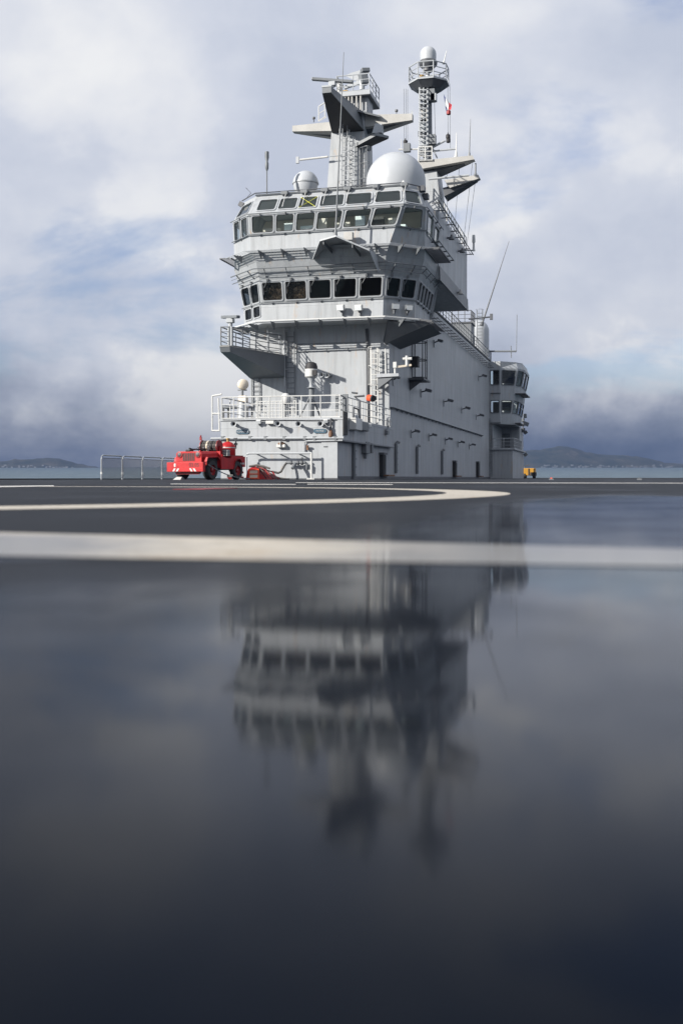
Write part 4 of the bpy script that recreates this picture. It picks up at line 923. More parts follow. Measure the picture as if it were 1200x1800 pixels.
part(MB().tube((sx + 0.02, 5, zR), (sx + 0.02, 5, zc - 0.6), 0.15, 10), 'mast', 'mid', t)
for dx, dy in ((-0.75, -0.3), (0.15, -0.7), (0.5, 0.6)): part(MB().tube((sx + dx, 5 + dy, zR), (sx, 5, zc - 0.95), 0.05, 8), 'leg', 'mid', t)
p = onY(502, 727, 2.5); t = thing('radome', 'small white cylinder antenna on a post behind the deckhouse railing', 'antenna', (p.x, 2.5, zR)); z1, z0 = onY(502, 691, 2.5).z, onY(502, 710, 2.5).z; r1 = 7.2 * proj((p.x, 2.5, 4))[2] / F
part(MB().lathe((p.x, 2.5, z0), [(r1 * 0.8, 0), (r1, 0.06), (r1, (z1 - z0) * 0.75), (r1 * 0.7, (z1 - z0) * 0.93), (r1 * 0.2, z1 - z0)], 20), 'shell', 'white', t, smooth=True); part(MB().tube((p.x, 2.5, zR), (p.x, 2.5, z0), 0.05, 8), 'post', 'mid', t)
p = onY(426, 712, 3.2); t = thing('searchlight', 'cream covered searchlight on a pedestal at the left of the deckhouse roof', 'searchlight', (p.x, 3.2, zR)); zc = onY(426, 676, 3.2).z
Rr = Matrix.Rotation(radians(40), 3, 'Z') @ X90
part(MB().lathe((p.x + 0.02, 3.2, zc), [(0.10, -0.24), (0.24, -0.20), (0.29, 0.0), (0.28, 0.18), (0.2, 0.24)], 18, Rr), 'drum', 'cream', t, smooth=True)
part(MB().tube((p.x, 3.2, zc - 0.62), (p.x, 3.2, zc - 0.25), 0.07, 8).cbox((p.x, 3.2, zc - 0.3), 0.5, 0.1, 0.06), 'yoke', 'mid', t); part(MB().cbox((p.x + 0.05, 3.2, zc - 0.78), 0.45, 0.4, 0.34), 'gearbox', 'cream', t, bevel=0.04)
part(MB().lathe((p.x, 3.2, zR), [(0.35, 0), (0.3, 0.1), (0.2, (zc - zR) - 0.95)], 14), 'pedestal', 'grey', t, smooth=True)
p = onY(418, 700, 4.5); t = thing('work_table', 'grey framed table behind the searchlight railing', 'table', (p.x, 4.5, zR))
part(MB().cbox((p.x, 4.5, zR + 0.9), 1.6, 0.9, 0.10), 'top', 'mid', t)
for dx in (-.7, .7):
    for dy in (-.38, .38): part(MB().bar((p.x + dx, 4.5 + dy, zR), (p.x + dx, 4.5 + dy, zR + 0.85), 0.09, 0.09), 'leg', 'dark', t)
t = thing('stowage_frame', 'grey slatted stowage frame on the railing at the deckhouse corner', 'frame', onY(600, 724, 0.3))
for px in (592, 604.5, 609): part(MB().bar(onY(px, 723, 0.3), onY(px, 693, 0.3), 0.10, 0.14), 'upright', 'mid', t)
for y in (696, 703, 711, 720): part(MB().bar(onY(591, y, 0.28), onY(612, y, 0.28), 0.07, 0.07), 'slat', 'mid', t)
p = onY(652, 700, 9.0); t = thing('signal_lamp', 'orange red signal lamp drum with black lens at the walkway corner', 'lamp', (p.x, 9.0, zR)); d = (RIGHT * 0.5 - FWD * 0.7 - UP * 0.12).normalized()
part(MB().tube(p - d * 0.24, p + d * 0.14, 0.19, 18), 'drum', 'orange', t, smooth=True); part(MB().tube(p + d * 0.14, p + d * 0.24, 0.20, 18, 0.18), 'lens', 'black', t, smooth=True)
part(MB().tube((p.x - 0.7, 9.0, zR), (p.x - 0.7, 9.0, p.z - 0.1), 0.09, 8), 'post', 'mid', t); part(MB().path([(p.x - 0.7, 9.0, p.z - 0.12), (p.x - 1.0, 9.0, p.z + 0.1), (p.x - 0.4, 9.0, p.z + 0.15)], 0.07, 6).tube((p.x - 1.15, 9, p.z + 0.35), (p.x - 0.8, 9, p.z + 0.3), 0.06, 6), 'yoke', 'dark', t)
p = onX(620, 746, 0.26); t = thing('electrical_box', 'white electrical box on the outside of the walkway corner', 'box', (0.25, 1.9, p.z - 0.3)); yb = p.y
part(MB().box(0.25, 0.62, yb - 0.75, yb + 0.55, p.z - 0.30, p.z + 0.30), 'box', 'white', t, bevel=0.02); part(MB().lathe((0.45, yb - 0.1, p.z + 0.3), [(0.16, 0), (0.15, 0.1), (0.05, 0.18)], 12), 'cap', 'grey', t, smooth=True)
part(MB().box(0.25, 0.5, yb + 1.0, yb + 2.6, p.z - 0.25, p.z + 0.2), 'side_box', 'mid', t, bevel=0.03); part(MB().path([(0.4, yb - 0.4, p.z + 0.3), (0.35, yb - 0.2, p.z + 0.85), (0.4, yb + 0.6, p.z + 0.8), (0.4, yb + 0.9, p.z + 0.2)], 0.045, 6), 'hose', 'dark', t)
part(MB().box(0.245, 0.30, yb - 2.0, yb - 1.2, p.z - 0.6, p.z + 0.55), 'backing', 'black', t)
floodlight(onX(645, 747, 0.3), (0.6, -0.8, -0.2), 'white floodlight beside the electrical box', 0.7)
p = onX(683, 742, 0.3); t = thing('beacon', 'white beacon lamp on a bracket at the walkway end', 'lamp', p)
part(MB().lathe(p, [(0.15, -0.22), (0.16, 0.0), (0.10, 0.02), (0.14, 0.06), (0.15, 0.2), (0.07, 0.3)], 14), 'dome', 'white', t, smooth=True); part(MB().path([p + V((0, 0, -0.2)), p + V((-0.1, -0.3, -0.45)), p + V((-0.08, -0.9, -0.5))], 0.06, 6).cbox(p + V((-0.05, -0.6, -0.65)), 0.3, 0.5, 0.22), 'bracket', 'mid', t)

# ------------------------------------------------------------------ radomes on the bridge roof
p = onY(537, 330, 13.0); t = thing('radome', 'small pale radome with a band on the left of the bridge roof', 'radome', (p.x, 13.0, ZR)); k = proj((p.x, 13, 18))[2] / F; r = 22.5 * k; zc = onY(537, 323, 13).z
part(MB().lathe((p.x, 13, zc), [(r * cos(a), r * sin(a)) for a in [radians(x) for x in range(0, 91, 10)]][:-1] + [(0.01, r)], 32), 'upper_shell', 'dome', t, smooth=True)
part(MB().lathe((p.x, 13, zc), [(r * 0.70, -r * 0.95), (r * 0.86, -r * 0.6), (r * 0.97, -r * 0.1), (r * 0.97, -0.003)], 32), 'lower_shell', 'dome', t, smooth=True)
part(MB().lathe((p.x, 13, zc), [(r, -0.04), (r * 1.03, -0.03), (r * 1.03, 0.05), (r, 0.06)], 32), 'band', 'grey', t, smooth=True)
part(MB().lathe((p.x, 13, ZR), [(0.5, 0.0), (0.45, max(0.1, zc - r * 0.95 - ZR))], 16), 'pedestal', 'grey', t)
p = onY(695.5, 321, 13.6); t = thing('radome', 'big white spherical radome on the right of the bridge roof', 'radome', (p.x, 13.6, ZR)); k = proj((p.x, 13.6, 20))[2] / F; r = 52 * k; zc = p.z
part(MB().lathe((p.x, 13.6, zc), [(r * 0.94, -r * 0.62), (r, -r * 0.15)] + [(r * cos(a), r * sin(a)) for a in [radians(x) for x in range(0, 90, 6)]] + [(0.01, r)], 48), 'shell', 'dome', t, smooth=True)
part(MB().lathe((p.x, 13.6, ZR), [(r * 0.8, 0.0), (r * 0.8, max(0.05, zc - r * 0.62 - ZR))], 32), 'skirt', 'grey', t, smooth=True)
railing([onY(646, 311, 22) - V((0, 0, 1.0)), onY(688, 284, 22) - V((0, 0, 1.0)), onY(706, 290, 23) - V((0, 0, 1.0))], 'grey railing sloping up behind the big radome', 1.0, 3, 0.8, 0.04, 'mid')
# stub antenna at left
p0, p1 = onY(469, 348, 10.8), onY(469, 300, 10.8); t = thing('stub_antenna', 'pole antenna with a thick stub top at the left of the bridge roof', 'antenna', p0)
part(MB().tube(p0, p1, 0.04, 8), 'rod', 'mid', t); part(MB().lathe(p1, [(0.05, 0), (0.11, 0.15), (0.11, 0.45), (0.07, 0.55), (0.13, 0.8), (0.13, 1.15)], 12), 'stub', 'mid', t, smooth=True)
# window washers along the roof edge
for i, px in enumerate((503, 538, 574, 614, 664, 711)):
    u = (px - 450.5) / 257; q = lerp(LV[7][1], LV[7][2], u) + V((0, -0.12, 0.12)); t = thing('wiper_motor', '%s wiper motor from the left on the bridge roof edge' % (ordn + ['sixth'])[i], 'motor', q, 'wiper motors on the bridge roof edge')
    part(MB().cbox(q, 0.42, 0.26, 0.20), 'housing', 'mid', t, bevel=0.03); part(MB().tube(q + V((0.1, -0.1, -0.08)), q + V((0.02, -0.55, -0.95)), 0.025, 6), 'arm', 'white', t)
t = thing('roof_edge_pipe', 'dark pipe running along the front of the bridge roof', 'pipe', V(LV[7][1]) + V((0, 0, 0.15)))
part(MB().path([V(LV[7][0]) + V((-.06, -.06, 0.22)), V(LV[7][1]) + V((-0.04, -0.12, 0.24)), V(LV[7][2]) + V((0.04, -0.12, 0.24)), V(LV[7][3]) + V((0.08, -0.02, 0.2))], 0.035, 6), 'pipe', 'dark', t)
part(MB().path([V(LV[7][1]) + V((-0.04, -0.05, 0.14)), V(LV[7][2]) + V((0.04, -0.05, 0.14))], 0.05, 6), 'pipe', 'mid', t)
t = thing('siren', 'dark horn and cable cluster at the left corner of the bridge roof', 'siren', V(LV[7][0])); q = V(LV[7][0])
part(MB().cbox(q + V((-0.12, 0, 0.0)), 0.3, 0.3, 0.3, Matrix.Rotation(0.5, 3, 'Y')), 'body', 'dark', t); part(MB().path([q + V((0.2, -0.3, 0.2)), q + V((0.7, -0.6, 0.5)), q + V((0.3, -0.4, 0.9))], 0.02, 5), 'cable', 'dark', t)
t = thing('siren', 'dark cluster of lamps at the right corner of the bridge roof', 'siren', V(LV[7][3])); q = V(LV[7][3])
part(MB().cbox(q + V((0.1, 0.2, 0.1)), 0.45, 0.5, 0.3).cbox(q + V((0.25, 0.8, -0.2)), 0.35, 0.5, 0.3), 'body', 'dark', t); part(MB().lathe(q + V((-0.8, -0.6, 0.1)), [(0.1, 0), (0.14, 0.2), (0.05, 0.35)], 10), 'lamp', 'white', t, smooth=True)
# long whip in front of the bridge
pole('whip_antenna', onY(589.5, 415, 7.4), onY(604, 92, 7.4), 0.055, 'long thin whip antenna rising from the hood in front of the bridge', 'antenna', 'mid', 0.018)

# ------------------------------------------------------------------ main mast
MY = 15.0
mm = thing('main_mast', 'tapered grey plated main mast with forward beak and side yards', 'mast', onY(607, 330, MY) - V((0, 0, 0.5)))
def pz(px, py, Y): return onY(px, py, Y)
b = [pz(571, 331, MY), pz(641, 331, MY)]; tt = [pz(582, 236, MY + 0.4), pz(640, 200, MY + 0.4)]
zb = ZR - 0.02; zt = tt[0].z
bl, br = V((b[0].x, MY, zb)), V((b[1].x, MY, zb)); tl, tr = V((tt[0].x, MY + 0.4, zt)), V((tt[1].x, MY + 0.4, zt))
dpt = V((0, 2.6, 0))
part(MB().loft([bl, br, br + dpt, bl + dpt], [tl, tr, tr + dpt * 0.85, tl + dpt * 0.85]), 'trunk', 'hull', mm)
zk = pz(622, 195, MY + 0.5).z
part(MB().loft([tl, tr, tr + dpt * 0.85, tl + dpt * 0.85], [V((tl.x + 0.3, MY + 0.6, zk)), V((tr.x, MY + 0.6, zk)), V((tr.x, MY + 2.4, zk)), V((tl.x + 0.3, MY + 2.4, zk))]), 'trunk_head', 'grey', mm)
# corner plate giving the recessed ladder side
q0, q1 = pz(625, 330, MY - 0.25), pz(625, 255, MY - 0.05)
part(MB().bar(V((q0.x, MY - 0.12, zb)), V((q1.x, MY + 0.15, q1.z)), 0.10, 0.5), 'corner_plate', 'grey', mm)
# beak; the black plate puts the shade of its underside into colour
tipY = MY - 4.0
zt_ = pz(574, 153, tipY).z; zb_ = pz(574, 163, tipY).z; xl, xr = pz(566, 158, tipY).x, pz(582, 158, tipY).x
rl = pz(582, 233, MY + 0.3); rt = pz(640, 229, MY + 0.3); rtop = pz(630, 190, MY + 0.3)
part(MB().loft([V((xl, tipY, zb_)), V((xr, tipY, zb_)), V((xr, tipY, zt_)), V((xl, tipY, zt_))],
               [V((rl.x, MY + 0.5, rl.z)), V((rt.x, MY + 0.5, rt.z)), V((rtop.x, MY + 0.5, rtop.z)), V((rl.x, MY + 0.5, rtop.z))]), 'beak', 'mid', mm)
part(MB().loft([V((xl + 0.03, tipY + 0.05, zb_ - 0.012)), V((xr - 0.03, tipY + 0.05, zb_ - 0.012)), V((rt.x - 0.05, MY + 0.45, rt.z - 0.012)), V((rl.x + 0.05, MY + 0.45, rl.z - 0.012))], [V((xl + 0.03, tipY + 0.05, zb_ - 0.03)), V((xr - 0.03, tipY + 0.05, zb_ - 0.03)), V((rt.x - 0.05, MY + 0.45, rt.z - 0.03)), V((rl.x + 0.05, MY + 0.45, rl.z - 0.03))]), 'beak_shade_plate', 'black', mm)
part(MB().box(xl - 0.02, xr + 0.02, tipY - 0.03, tipY + 0.4, zt_, zt_ + 0.10), 'beak_cap', 'grey', mm)
# upper platform and its column; its dark plate paints in the shade beneath
pzp = pz(650, 157, MY + 0.4).z; x0p, x1p = pz(590, 160, MY + 0.4).x, pz(650, 158, MY + 0.4).x
part(MB().box(x0p, x1p, MY + 0.4, MY + 3.3, pzp - 0.28, pzp), 'top_platform', 'grey', mm)
part(MB().box(x0p + 0.03, x1p - 0.03, MY + 0.43, MY + 3.27, pzp - 0.31, pzp - 0.283), 'platform_shade_plate', 'dark', mm)
part(MB().box(x0p + 0.5, x1p - 0.25, MY + 0.9, MY + 2.3, zk - 0.02, pzp - 0.281), 'top_column', 'grey', mm)
for px in (607, 613, 619, 627, 634): q = pz(px, 170, MY + 0.55); part(MB().tube((q.x, MY + 0.5, zk), (q.x, MY + 0.5, pzp - 0.281), 0.06, 6), 'strut', 'beige', mm)
part(MB().loft([pz(628, 193, MY) + V((0, 0, 0)), pz(668, 203, MY + 0.2), pz(668, 203, MY + 2.2), pz(630, 193, MY + 2.0)], [pz(628, 196, MY), pz(668, 206, MY + 0.2), pz(668, 206, MY + 2.2), pz(630, 196, MY + 2.0)]), 'fin_plate', 'mid', mm)
# yards; gussets coloured dark for the shade under them
def yard(rt_, rb_, tt_, tb_, Y, dep_r, dep_t, name='yard', m='beige'):
    A = [pz(*rt_, Y), pz(*rb_, Y)]; T = [pz(*tt_, Y), pz(*tb_, Y)]
    R1 = [A[0], A[1], A[1] + V((0, dep_r, -0.2)), A[0] + V((0, dep_r, 0))]; T1 = [T[0], T[1], T[1] + V((0, dep_t, 0)), T[0] + V((0, dep_t, 0))]
    part(MB().loft(R1, T1), name, m, mm)
yard((582, 214), (582, 230), (513.5, 221), (513.5, 231), MY + 0.5, 1.3, 0.45)
yard((640, 202), (640, 223), (724, 199.5), (724, 211), MY + 0.6, 1.6, 0.45)
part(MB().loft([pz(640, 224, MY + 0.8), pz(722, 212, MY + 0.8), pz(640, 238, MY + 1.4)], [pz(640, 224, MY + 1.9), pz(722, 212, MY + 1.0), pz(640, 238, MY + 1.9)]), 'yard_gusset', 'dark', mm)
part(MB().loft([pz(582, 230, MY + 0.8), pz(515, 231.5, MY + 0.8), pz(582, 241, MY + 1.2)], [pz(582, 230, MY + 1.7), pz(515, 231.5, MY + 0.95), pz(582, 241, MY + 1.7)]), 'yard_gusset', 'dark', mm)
for px, y0, y1, nm in ((551.5, 215, 206, 'yard_lamp'), (696.5, 199.5, 193, 'yard_lamp')):
    a, c_ = pz(px, y0, MY + 0.7), pz(px, y1, MY + 0.7); part(MB().tube(a, c_, 0.03, 6).tube(c_ - V((0, 0, 0.12)), c_, 0.10, 8), nm, 'dark', mm)
part(MB().loft([pz(722, 200, MY + 0.7), pz(725, 200, MY + 0.7), pz(725, 200, MY + 1.0)], [pz(723, 193, MY + 0.7), pz(725, 196, MY + 0.7), pz(725, 196, MY + 1.0)]), 'yard_fin', 'grey', mm)
# right lower bracket platform with sensor; black plate stands for the shade below
part(MB().loft([pz(624, 258, MY - 0.3), pz(661, 238, MY - 0.9), pz(683, 243, MY + 0.4), pz(640, 262, MY + 1.2)], [pz(624, 252, MY - 0.3), pz(661, 233, MY - 0.9), pz(683, 239, MY + 0.4), pz(640, 255, MY + 1.2)]), 'bracket_platform', 'mid', mm)
part(MB().loft([pz(626, 257.5, MY - 0.25), pz(661, 238.4, MY - 0.8), pz(682, 243.3, MY + 0.4), pz(641, 261.5, MY + 1.1)], [pz(626, 258.6, MY - 0.25), pz(661, 239.4, MY - 0.8), pz(682, 244.3, MY + 0.4), pz(641, 262.6, MY + 1.1)]), 'bracket_shade_plate', 'black', mm)
q = pz(664, 228, MY - 0.1); part(MB().loft([q + V((-0.32, -0.3, -0.28)), q + V((0.3, -0.3, -0.28)), q + V((0.3, 0.35, -0.28)), q + V((-0.32, 0.35, -0.28))], [q + V((-0.15, -0.22, 0.33)), q + V((0.28, -0.22, 0.30)), q + V((0.28, 0.3, 0.30)), q + V((-0.15, 0.3, 0.33))]), 'sensor_box', 'grey', mm)
part(MB().bar(pz(630, 256, MY), pz(650, 262, MY + 0.8), 0.25, 0.25).bar(pz(640, 245, MY + 0.5), pz(636, 270, MY + 0.9), 0.3, 0.3), 'bracket', 'mid', mm)
# left balcony
part(MB().loft([pz(559, 214, MY + 0.5), pz(574, 206, MY + 0.5), pz(574, 206, MY + 1.9), pz(559, 214, MY + 1.9)], [pz(559, 212.5, MY + 0.5), pz(574, 204.5, MY + 0.5), pz(574, 204.5, MY + 1.9), pz(559, 212.5, MY + 1.9)]), 'balcony_plate', 'beige', mm)
railing([pz(560, 213, MY + 0.6), pz(571, 206, MY + 0.6)], 'small white railing on the left balcony of the main mast', 0.95, 2, 0.35, 0.03, 'white')
# left boom
t = thing('boom_antenna', 'white horizontal boom with an end plate on the left of the main mast', 'antenna', pz(576, 276, MY)); part(MB().tube(pz(527, 281, MY - 0.1), pz(576, 275.5, MY - 0.1), 0.07, 8), 'boom', 'white', t)
part(MB().tube(pz(576, 275.5, MY - 0.1), pz(600, 273, MY - 0.1), 0.03, 6), 'stay', 'grey', t); part(MB().cbox(pz(523, 281.5, MY - 0.1), 0.2, 0.12, 0.42), 'end_plate', 'grey', t)
ladder(V((pz(606, 300, MY - 0.2).x, MY - 0.2, ZR)), pz(607, 218, MY + 0.15), (1, 0, 0), 'white caged ladder on the front of the main mast', 0.5, 0.035, 'grey', (0, -1, 0))
ladder(V((pz(616, 300, MY - 0.3).x, MY - 0.35, ZR)), pz(617.5, 245, MY - 0.1), (1, 0, 0), 'second grey ladder beside the front ladder of the main mast', 0.42, 0.03, 'grey', (0, -1, 0))
ladder(V((pz(636, 300, MY - 0.3).x, MY - 0.2, ZR)), pz(637, 262, MY - 0.1), (1, 0, 0), 'grey caged ladder on the right corner of the main mast', 0.42, 0.025, 'mid', (0.6, -0.8, 0))
bar_radar((pz(584, 152, tipY + 0.4).x, tipY + 0.4, zt_ + 0.1), radians(4), 2.55, 'long radar scanner bar on the beak of the main mast', radians(8), 'mid', True, 0.30)
railing([(x0p + 0.05, MY + 0.45, pzp), (x1p - 0.05, MY + 0.45, pzp), (x1p - 0.05, MY + 3.25, pzp)], 'pale railing round the top platform of the main mast', 1.05, 3, 0.9, 0.03, 'grey')
railing([(x0p + 0.05, MY + 3.25, pzp), (x0p + 0.05, MY + 0.5, pzp)], 'white railing on the left side of the top platform of the main mast', 1.05, 3, 1.4, 0.03)
q = pz(636, 140, MY + 1.6); t = thing('radar_antenna', 'dark tilted radar panel on the top platform of the main mast', 'radar', (q.x, MY + 1.6, pzp))
Rt = Matrix.Rotation(radians(-10), 3, 'Y') @ Matrix.Rotation(radians(35), 3, 'Z')
part(MB().cbox(q + V((0.1, 0, 0.05)), 0.5, 0.5, 0.75, Rt), 'panel', 'mid', t, bevel=0.04); part(MB().cbox(q + V((0.22, -0.05, 0.55)), 0.55, 0.4, 0.25, Rt), 'panel_top', 'mid', t, bevel=0.03)
part(MB().loft([pz(617, 128, MY + 1.8), pz(633, 123, MY + 1.8), pz(633, 146, MY + 1.8), pz(606, 133, MY + 1.8)], [pz(617, 128, MY + 2.1), pz(633, 123, MY + 2.1), pz(633, 146, MY + 2.1), pz(606, 133, MY + 2.1)]), 'reflector', 'grey', t)
part(MB().tube((q.x, MY + 1.6, pzp), (q.x, MY + 1.6, q.z), 0.18, 10).bar(pz(605, 154, MY + 1.6), pz(640, 143, MY + 1.6), 0.2, 0.2), 'pedestal', 'grey', t)
t = thing('whip_antenna', 'short antenna cone on the top platform of the main mast', 'antenna', pz(596, 156, MY + 0.9)); q = V((pz(596, 150, MY + 0.9).x, MY + 0.9, pzp)); part(MB().lathe(q, [(0.1, 0), (0.2, 0.5), (0.22, 0.6), (0.03, 1.0)], 12), 'cone', 'white', t, smooth=True); part(MB().cbox(q + V((0.45, 0, 0.12)), 0.3, 0.3, 0.24), 'box', 'brass', t)

# ------------------------------------------------------------------ after pole mast on the upper block
PY = 25.5
pc = onY(746, 280, PY); pm = thing('pole_mast', 'tall slim pole mast carrying an octagonal platform and a domed radome', 'mast', (pc.x, PY, ZR)); PX = pc.x; kk = proj((PX, PY, 26))[2] / F
def zz(py): return onY(746, py, PY).z
zP = zz(148); zY1 = zz(283); zY2 = zz(318)
part(MB().tube((PX + 0.18, PY + 0.2, zz(300)), (PX + 0.18, PY + 0.2, zP), 0.36, 14, 0.30), 'pole', 'mid', pm, smooth=True)
part(MB().tube((PX + 0.18, PY + 0.2, zP), (PX + 0.18, PY + 0.2, zz(106)), 0.16, 12), 'spindle', 'grey', pm); part(MB().lathe((PX + 0.18, PY + 0.2, zz(122)), [(0.2, -0.2), (0.36, -0.1), (0.36, 0.15), (0.25, 0.3)], 14), 'collar', 'dark', pm, smooth=True)
# trunk under it, plated, with two pairs of yards to the right
tx0, tx1 = onY(744, 320, PY).x - 0.6, onY(783, 320, PY).x
part(MB().loft([V((tx0, PY - 0.6, ZR - 0.02)), V((tx1, PY - 0.6, ZR - 0.02)), V((tx1, PY + 2.2, ZR - 0.02)), V((tx0, PY + 2.2, ZR - 0.02))], [V((tx0 + 0.1, PY - 0.4, zY1 - 0.9)), V((tx1 - 0.6, PY - 0.4, zY1 - 0.9)), V((tx1 - 0.6, PY + 2.0, zY1 - 0.9)), V((tx0 + 0.1, PY + 2.0, zY1 - 0.9))]), 'trunk', 'hull', pm)
def pyard(P, Y, d0, d1, nm, m):
    A = [onY(*q, Y) for q in P]
    part(MB().loft(A, [A[0] + V((0, d0, 0)), A[1] + V((0, d1, 0)), A[2] + V((0, d1, 0)), A[3] + V((0, d0, 0))]), nm, m, pm)
pyard([(733, 283), (830, 273), (833, 280), (733, 298)], PY - 0.8, 2.6, 0.6, 'upper_yard', 'beige')
pyard([(757, 296.5), (826, 282), (826, 284), (757, 304)], PY - 0.3, 1.8, 0.5, 'upper_yard_gusset', 'dark')  # dark colour stands for the shade under the upper yard
pyard([(780, 316), (840, 307), (843, 313), (790, 330)], PY - 0.7, 2.2, 0.5, 'lower_yard', 'beige')
pyard([(778, 330), (838, 315), (838, 317), (780, 345)], PY - 0.4, 1.6, 0.5, 'lower_yard_gusset', 'dark')  # likewise dark for the shade under the lower yard
part(MB().tube(onY(753, 315, PY - 1.2), onY(824, 308, PY - 1.2), 0.08, 8), 'yard_boom', 'grey', pm)
# lattice of ladder and equipment on the pole front
for px in (737, 751): part(MB().bar(onY(px, 282, PY - 0.4), onY(px, 150, PY - 0.4), 0.10, 0.10), 'lattice_leg', 'grey', pm)
part(MB().bar(onY(744, 282, PY - 0.5), onY(744, 110, PY - 0.5), 0.07, 0.07), 'lattice_leg', 'grey', pm)
rnd = random.Random(11)
for i in range(16):
    y = 278 - i * 8.1; part(MB().path([onY(736, y, PY - 0.4), onY(739, y + 1.5, PY - 0.9), onY(749, y + 1.5, PY - 0.9), onY(752, y, PY - 0.4)], 0.045, 6), 'lattice_hoop', 'grey', pm)
for (px, py, wx, hz_, m_) in ((744, 158, .45, .5, 'mid'), (745, 172, .5, .5, 'grey'), (743, 188, .5, .35, 'dark'), (746, 205, .45, .9, 'beige'), (744, 222, .5, .8, 'grey'), (742, 236, .55, .35, 'dark'), (746, 250, .45, .6, 'grey'), (744, 266, .5, .6, 'mid'), (757, 168, .6, .9, 'mid'), (762, 172, .4, .5, 'grey'), (759, 246, .55, .7, 'mid')):
    q = onY(px, py, PY - 0.15); part(MB().cbox(q, wx, 0.5, hz_), 'equipment_box', m_, pm)
part(MB().cbox(onY(741, 138, PY - 0.6), 0.3, 0.3, 0.45), 'lamp_box', 'brass', pm)
# octagonal platform; its underside has the shade put into a dark colour
oc = onY(753, 145, PY + 0.2); R8 = 36 * kk
def octo(r, z): return [V((oc.x + r * cos(radians(22.5 + 45 * i)), PY + 0.3 + r * sin(radians(22.5 + 45 * i)), z)) for i in range(8)]
part(MB().loft(octo(R8 * 0.62, zP - 0.42), octo(R8, zP), False).poly(octo(R8 * 0.62, zP - 0.42)), 'platform_underside', 'dark', pm); part(MB().loft(octo(R8 * 1.02, zP + 0.002), octo(R8 * 1.02, zP + 0.10)), 'platform', 'grey', pm)
op = octo(R8 * 0.98, zP + 0.10); railing(op[4:] + op[:5], 'pale railing round the octagonal platform of the pole mast', 1.15, 3, 1.3, 0.036, 'grey')
railing([onY(735, 283, PY - 0.9), onY(759, 282, PY - 0.9)], 'white railing at the foot of the pole mast', 1.0, 3, 0.5, 0.04)
zD = zz(106); t = thing('radome', 'domed grey radome at the very top of the pole mast', 'radome', (oc.x - 0.02, PY + 0.2, zD - 0.3)); rD = 14.3 * kk; xD = onY(752, 95, PY + 0.2).x; hD = zz(80.5) - zz(106)
part(MB().lathe((xD, PY + 0.2, zD), [(rD * 0.97, 0)] + [(rD, hD * 0.25), (rD, hD * 0.45)] + [(rD * cos(a), hD * 0.45 + hD * 0.55 * sin(a)) for a in [radians(x) for x in range(10, 90, 10)]] + [(0.01, hD)], 28), 'shell', 'dome', t, smooth=True)
part(MB().lathe((xD, PY + 0.2, zD), [(rD * 0.7, -0.55), (rD * 1.1, -0.32), (rD * 1.14, -0.1), (rD * 1.0, 0.0)], 28), 'base_ring', 'dark', t, smooth=True)
pole('whip_antenna', onY(779, 112, PY), onY(784.5, 89, PY), 0.05, 'short whip on the octagonal platform railing', 'antenna', 'white', 0.02)
pole('whip_antenna', onY(824, 277, PY - 0.4), onY(826.5, 209, PY - 0.4), 0.05, 'tall thin whip on the tip of the upper yard', 'antenna', 'mid', 0.015)
pole('whip_antenna', onY(801, 276, PY - 0.4), onY(802, 233, PY - 0.4), 0.06, 'white rod antenna in the middle of the upper yard', 'antenna', 'white', 0.02)
pole('whip_antenna', onY(835, 309, PY - 0.4), onY(835.5, 287, PY - 0.4), 0.07, 'short rod with cap on the tip of the lower yard', 'antenna', 'mid', 0.05)
t = thing('spreader', 'crossed grey arms to the right of the pole mast', 'antenna', onY(760, 265, PY)); part(MB().tube(onY(758, 260, PY), onY(782, 247, PY), 0.09, 8).tube(onY(758, 256, PY), onY(768, 278, PY), 0.05, 8), 'arm', 'grey', t); part(MB().tube(onY(757, 266, PY), onY(802, 261.5, PY), 0.07, 8), 'arm', 'grey', t)
# lanterns and halyards
for i, (px, py) in enumerate(((787, 240), (787.5, 247), (788, 198), (712, 250))):
    q = onY(px, py, PY); t = thing('signal_lantern', ['upper black lantern hanging right of the pole mast', 'lower black lantern hanging right of the pole mast', 'small red lantern under the flag', 'dark lantern above the big radome'][i], 'lantern', q, 'signal lanterns on the masts')
    part(MB().lathe(q, [(0.1, -0.16), (0.16, -0.12), (0.16, 0.1), (0.1, 0.16)], 10), 'body', 'red2' if i == 2 else 'black', t, smooth=True); part(MB().tube(q + V((0, 0, 0.15)), q + V((0, 0, 0.28)), 0.05, 6), 'cap', 'dark', t)
t = thing('lamp_bracket', 'grey bracket box under the dark lantern above the big radome', 'bracket', onY(713, 262, PY)); part(MB().cbox(onY(715, 260, PY), 0.5, 0.4, 0.6), 'box', 'mid', t); part(MB().tube(onY(700, 263, PY), onY(745, 262, PY), 0.06, 6).tube(onY(705, 262, PY), onY(705, 245, PY), 0.03, 5), 'arm', 'white', t)
hal = [((709.5, 156), (710, 250)), ((713, 156), (713, 246)), ((716, 157), (716, 250)), ((786.5, 148), (787, 240)), ((790, 147), (791, 262)), ((763, 180), (765, 250)), ((785, 283), (786, 410)), ((808, 280), (797, 420)), ((830, 285), (814, 425)), ((836, 310), (820, 430))]
for i, (a, b) in enumerate(hal):
    A, B = onY(*a, PY), onY(*b, PY); t = MB().tube(A, B, 0.014, 4).build('halyard', M['mid'], loc=A)
    tag(t, ['leftmost of three thin signal lines left of the pole mast', 'middle of three thin signal lines left of the pole mast', 'rightmost of three thin signal lines left of the pole mast', 'signal line carrying the flag and lanterns right of the pole mast', 'outermost thin signal line right of the pole mast', 'thin line close beside the pole mast',
        'leftmost wire hanging below the right yards', 'second wire from the left hanging below the right yards', 'third wire from the left hanging below the right yards', 'rightmost wire hanging below the right yards'][i], 'rope', 'signal lines and wires')
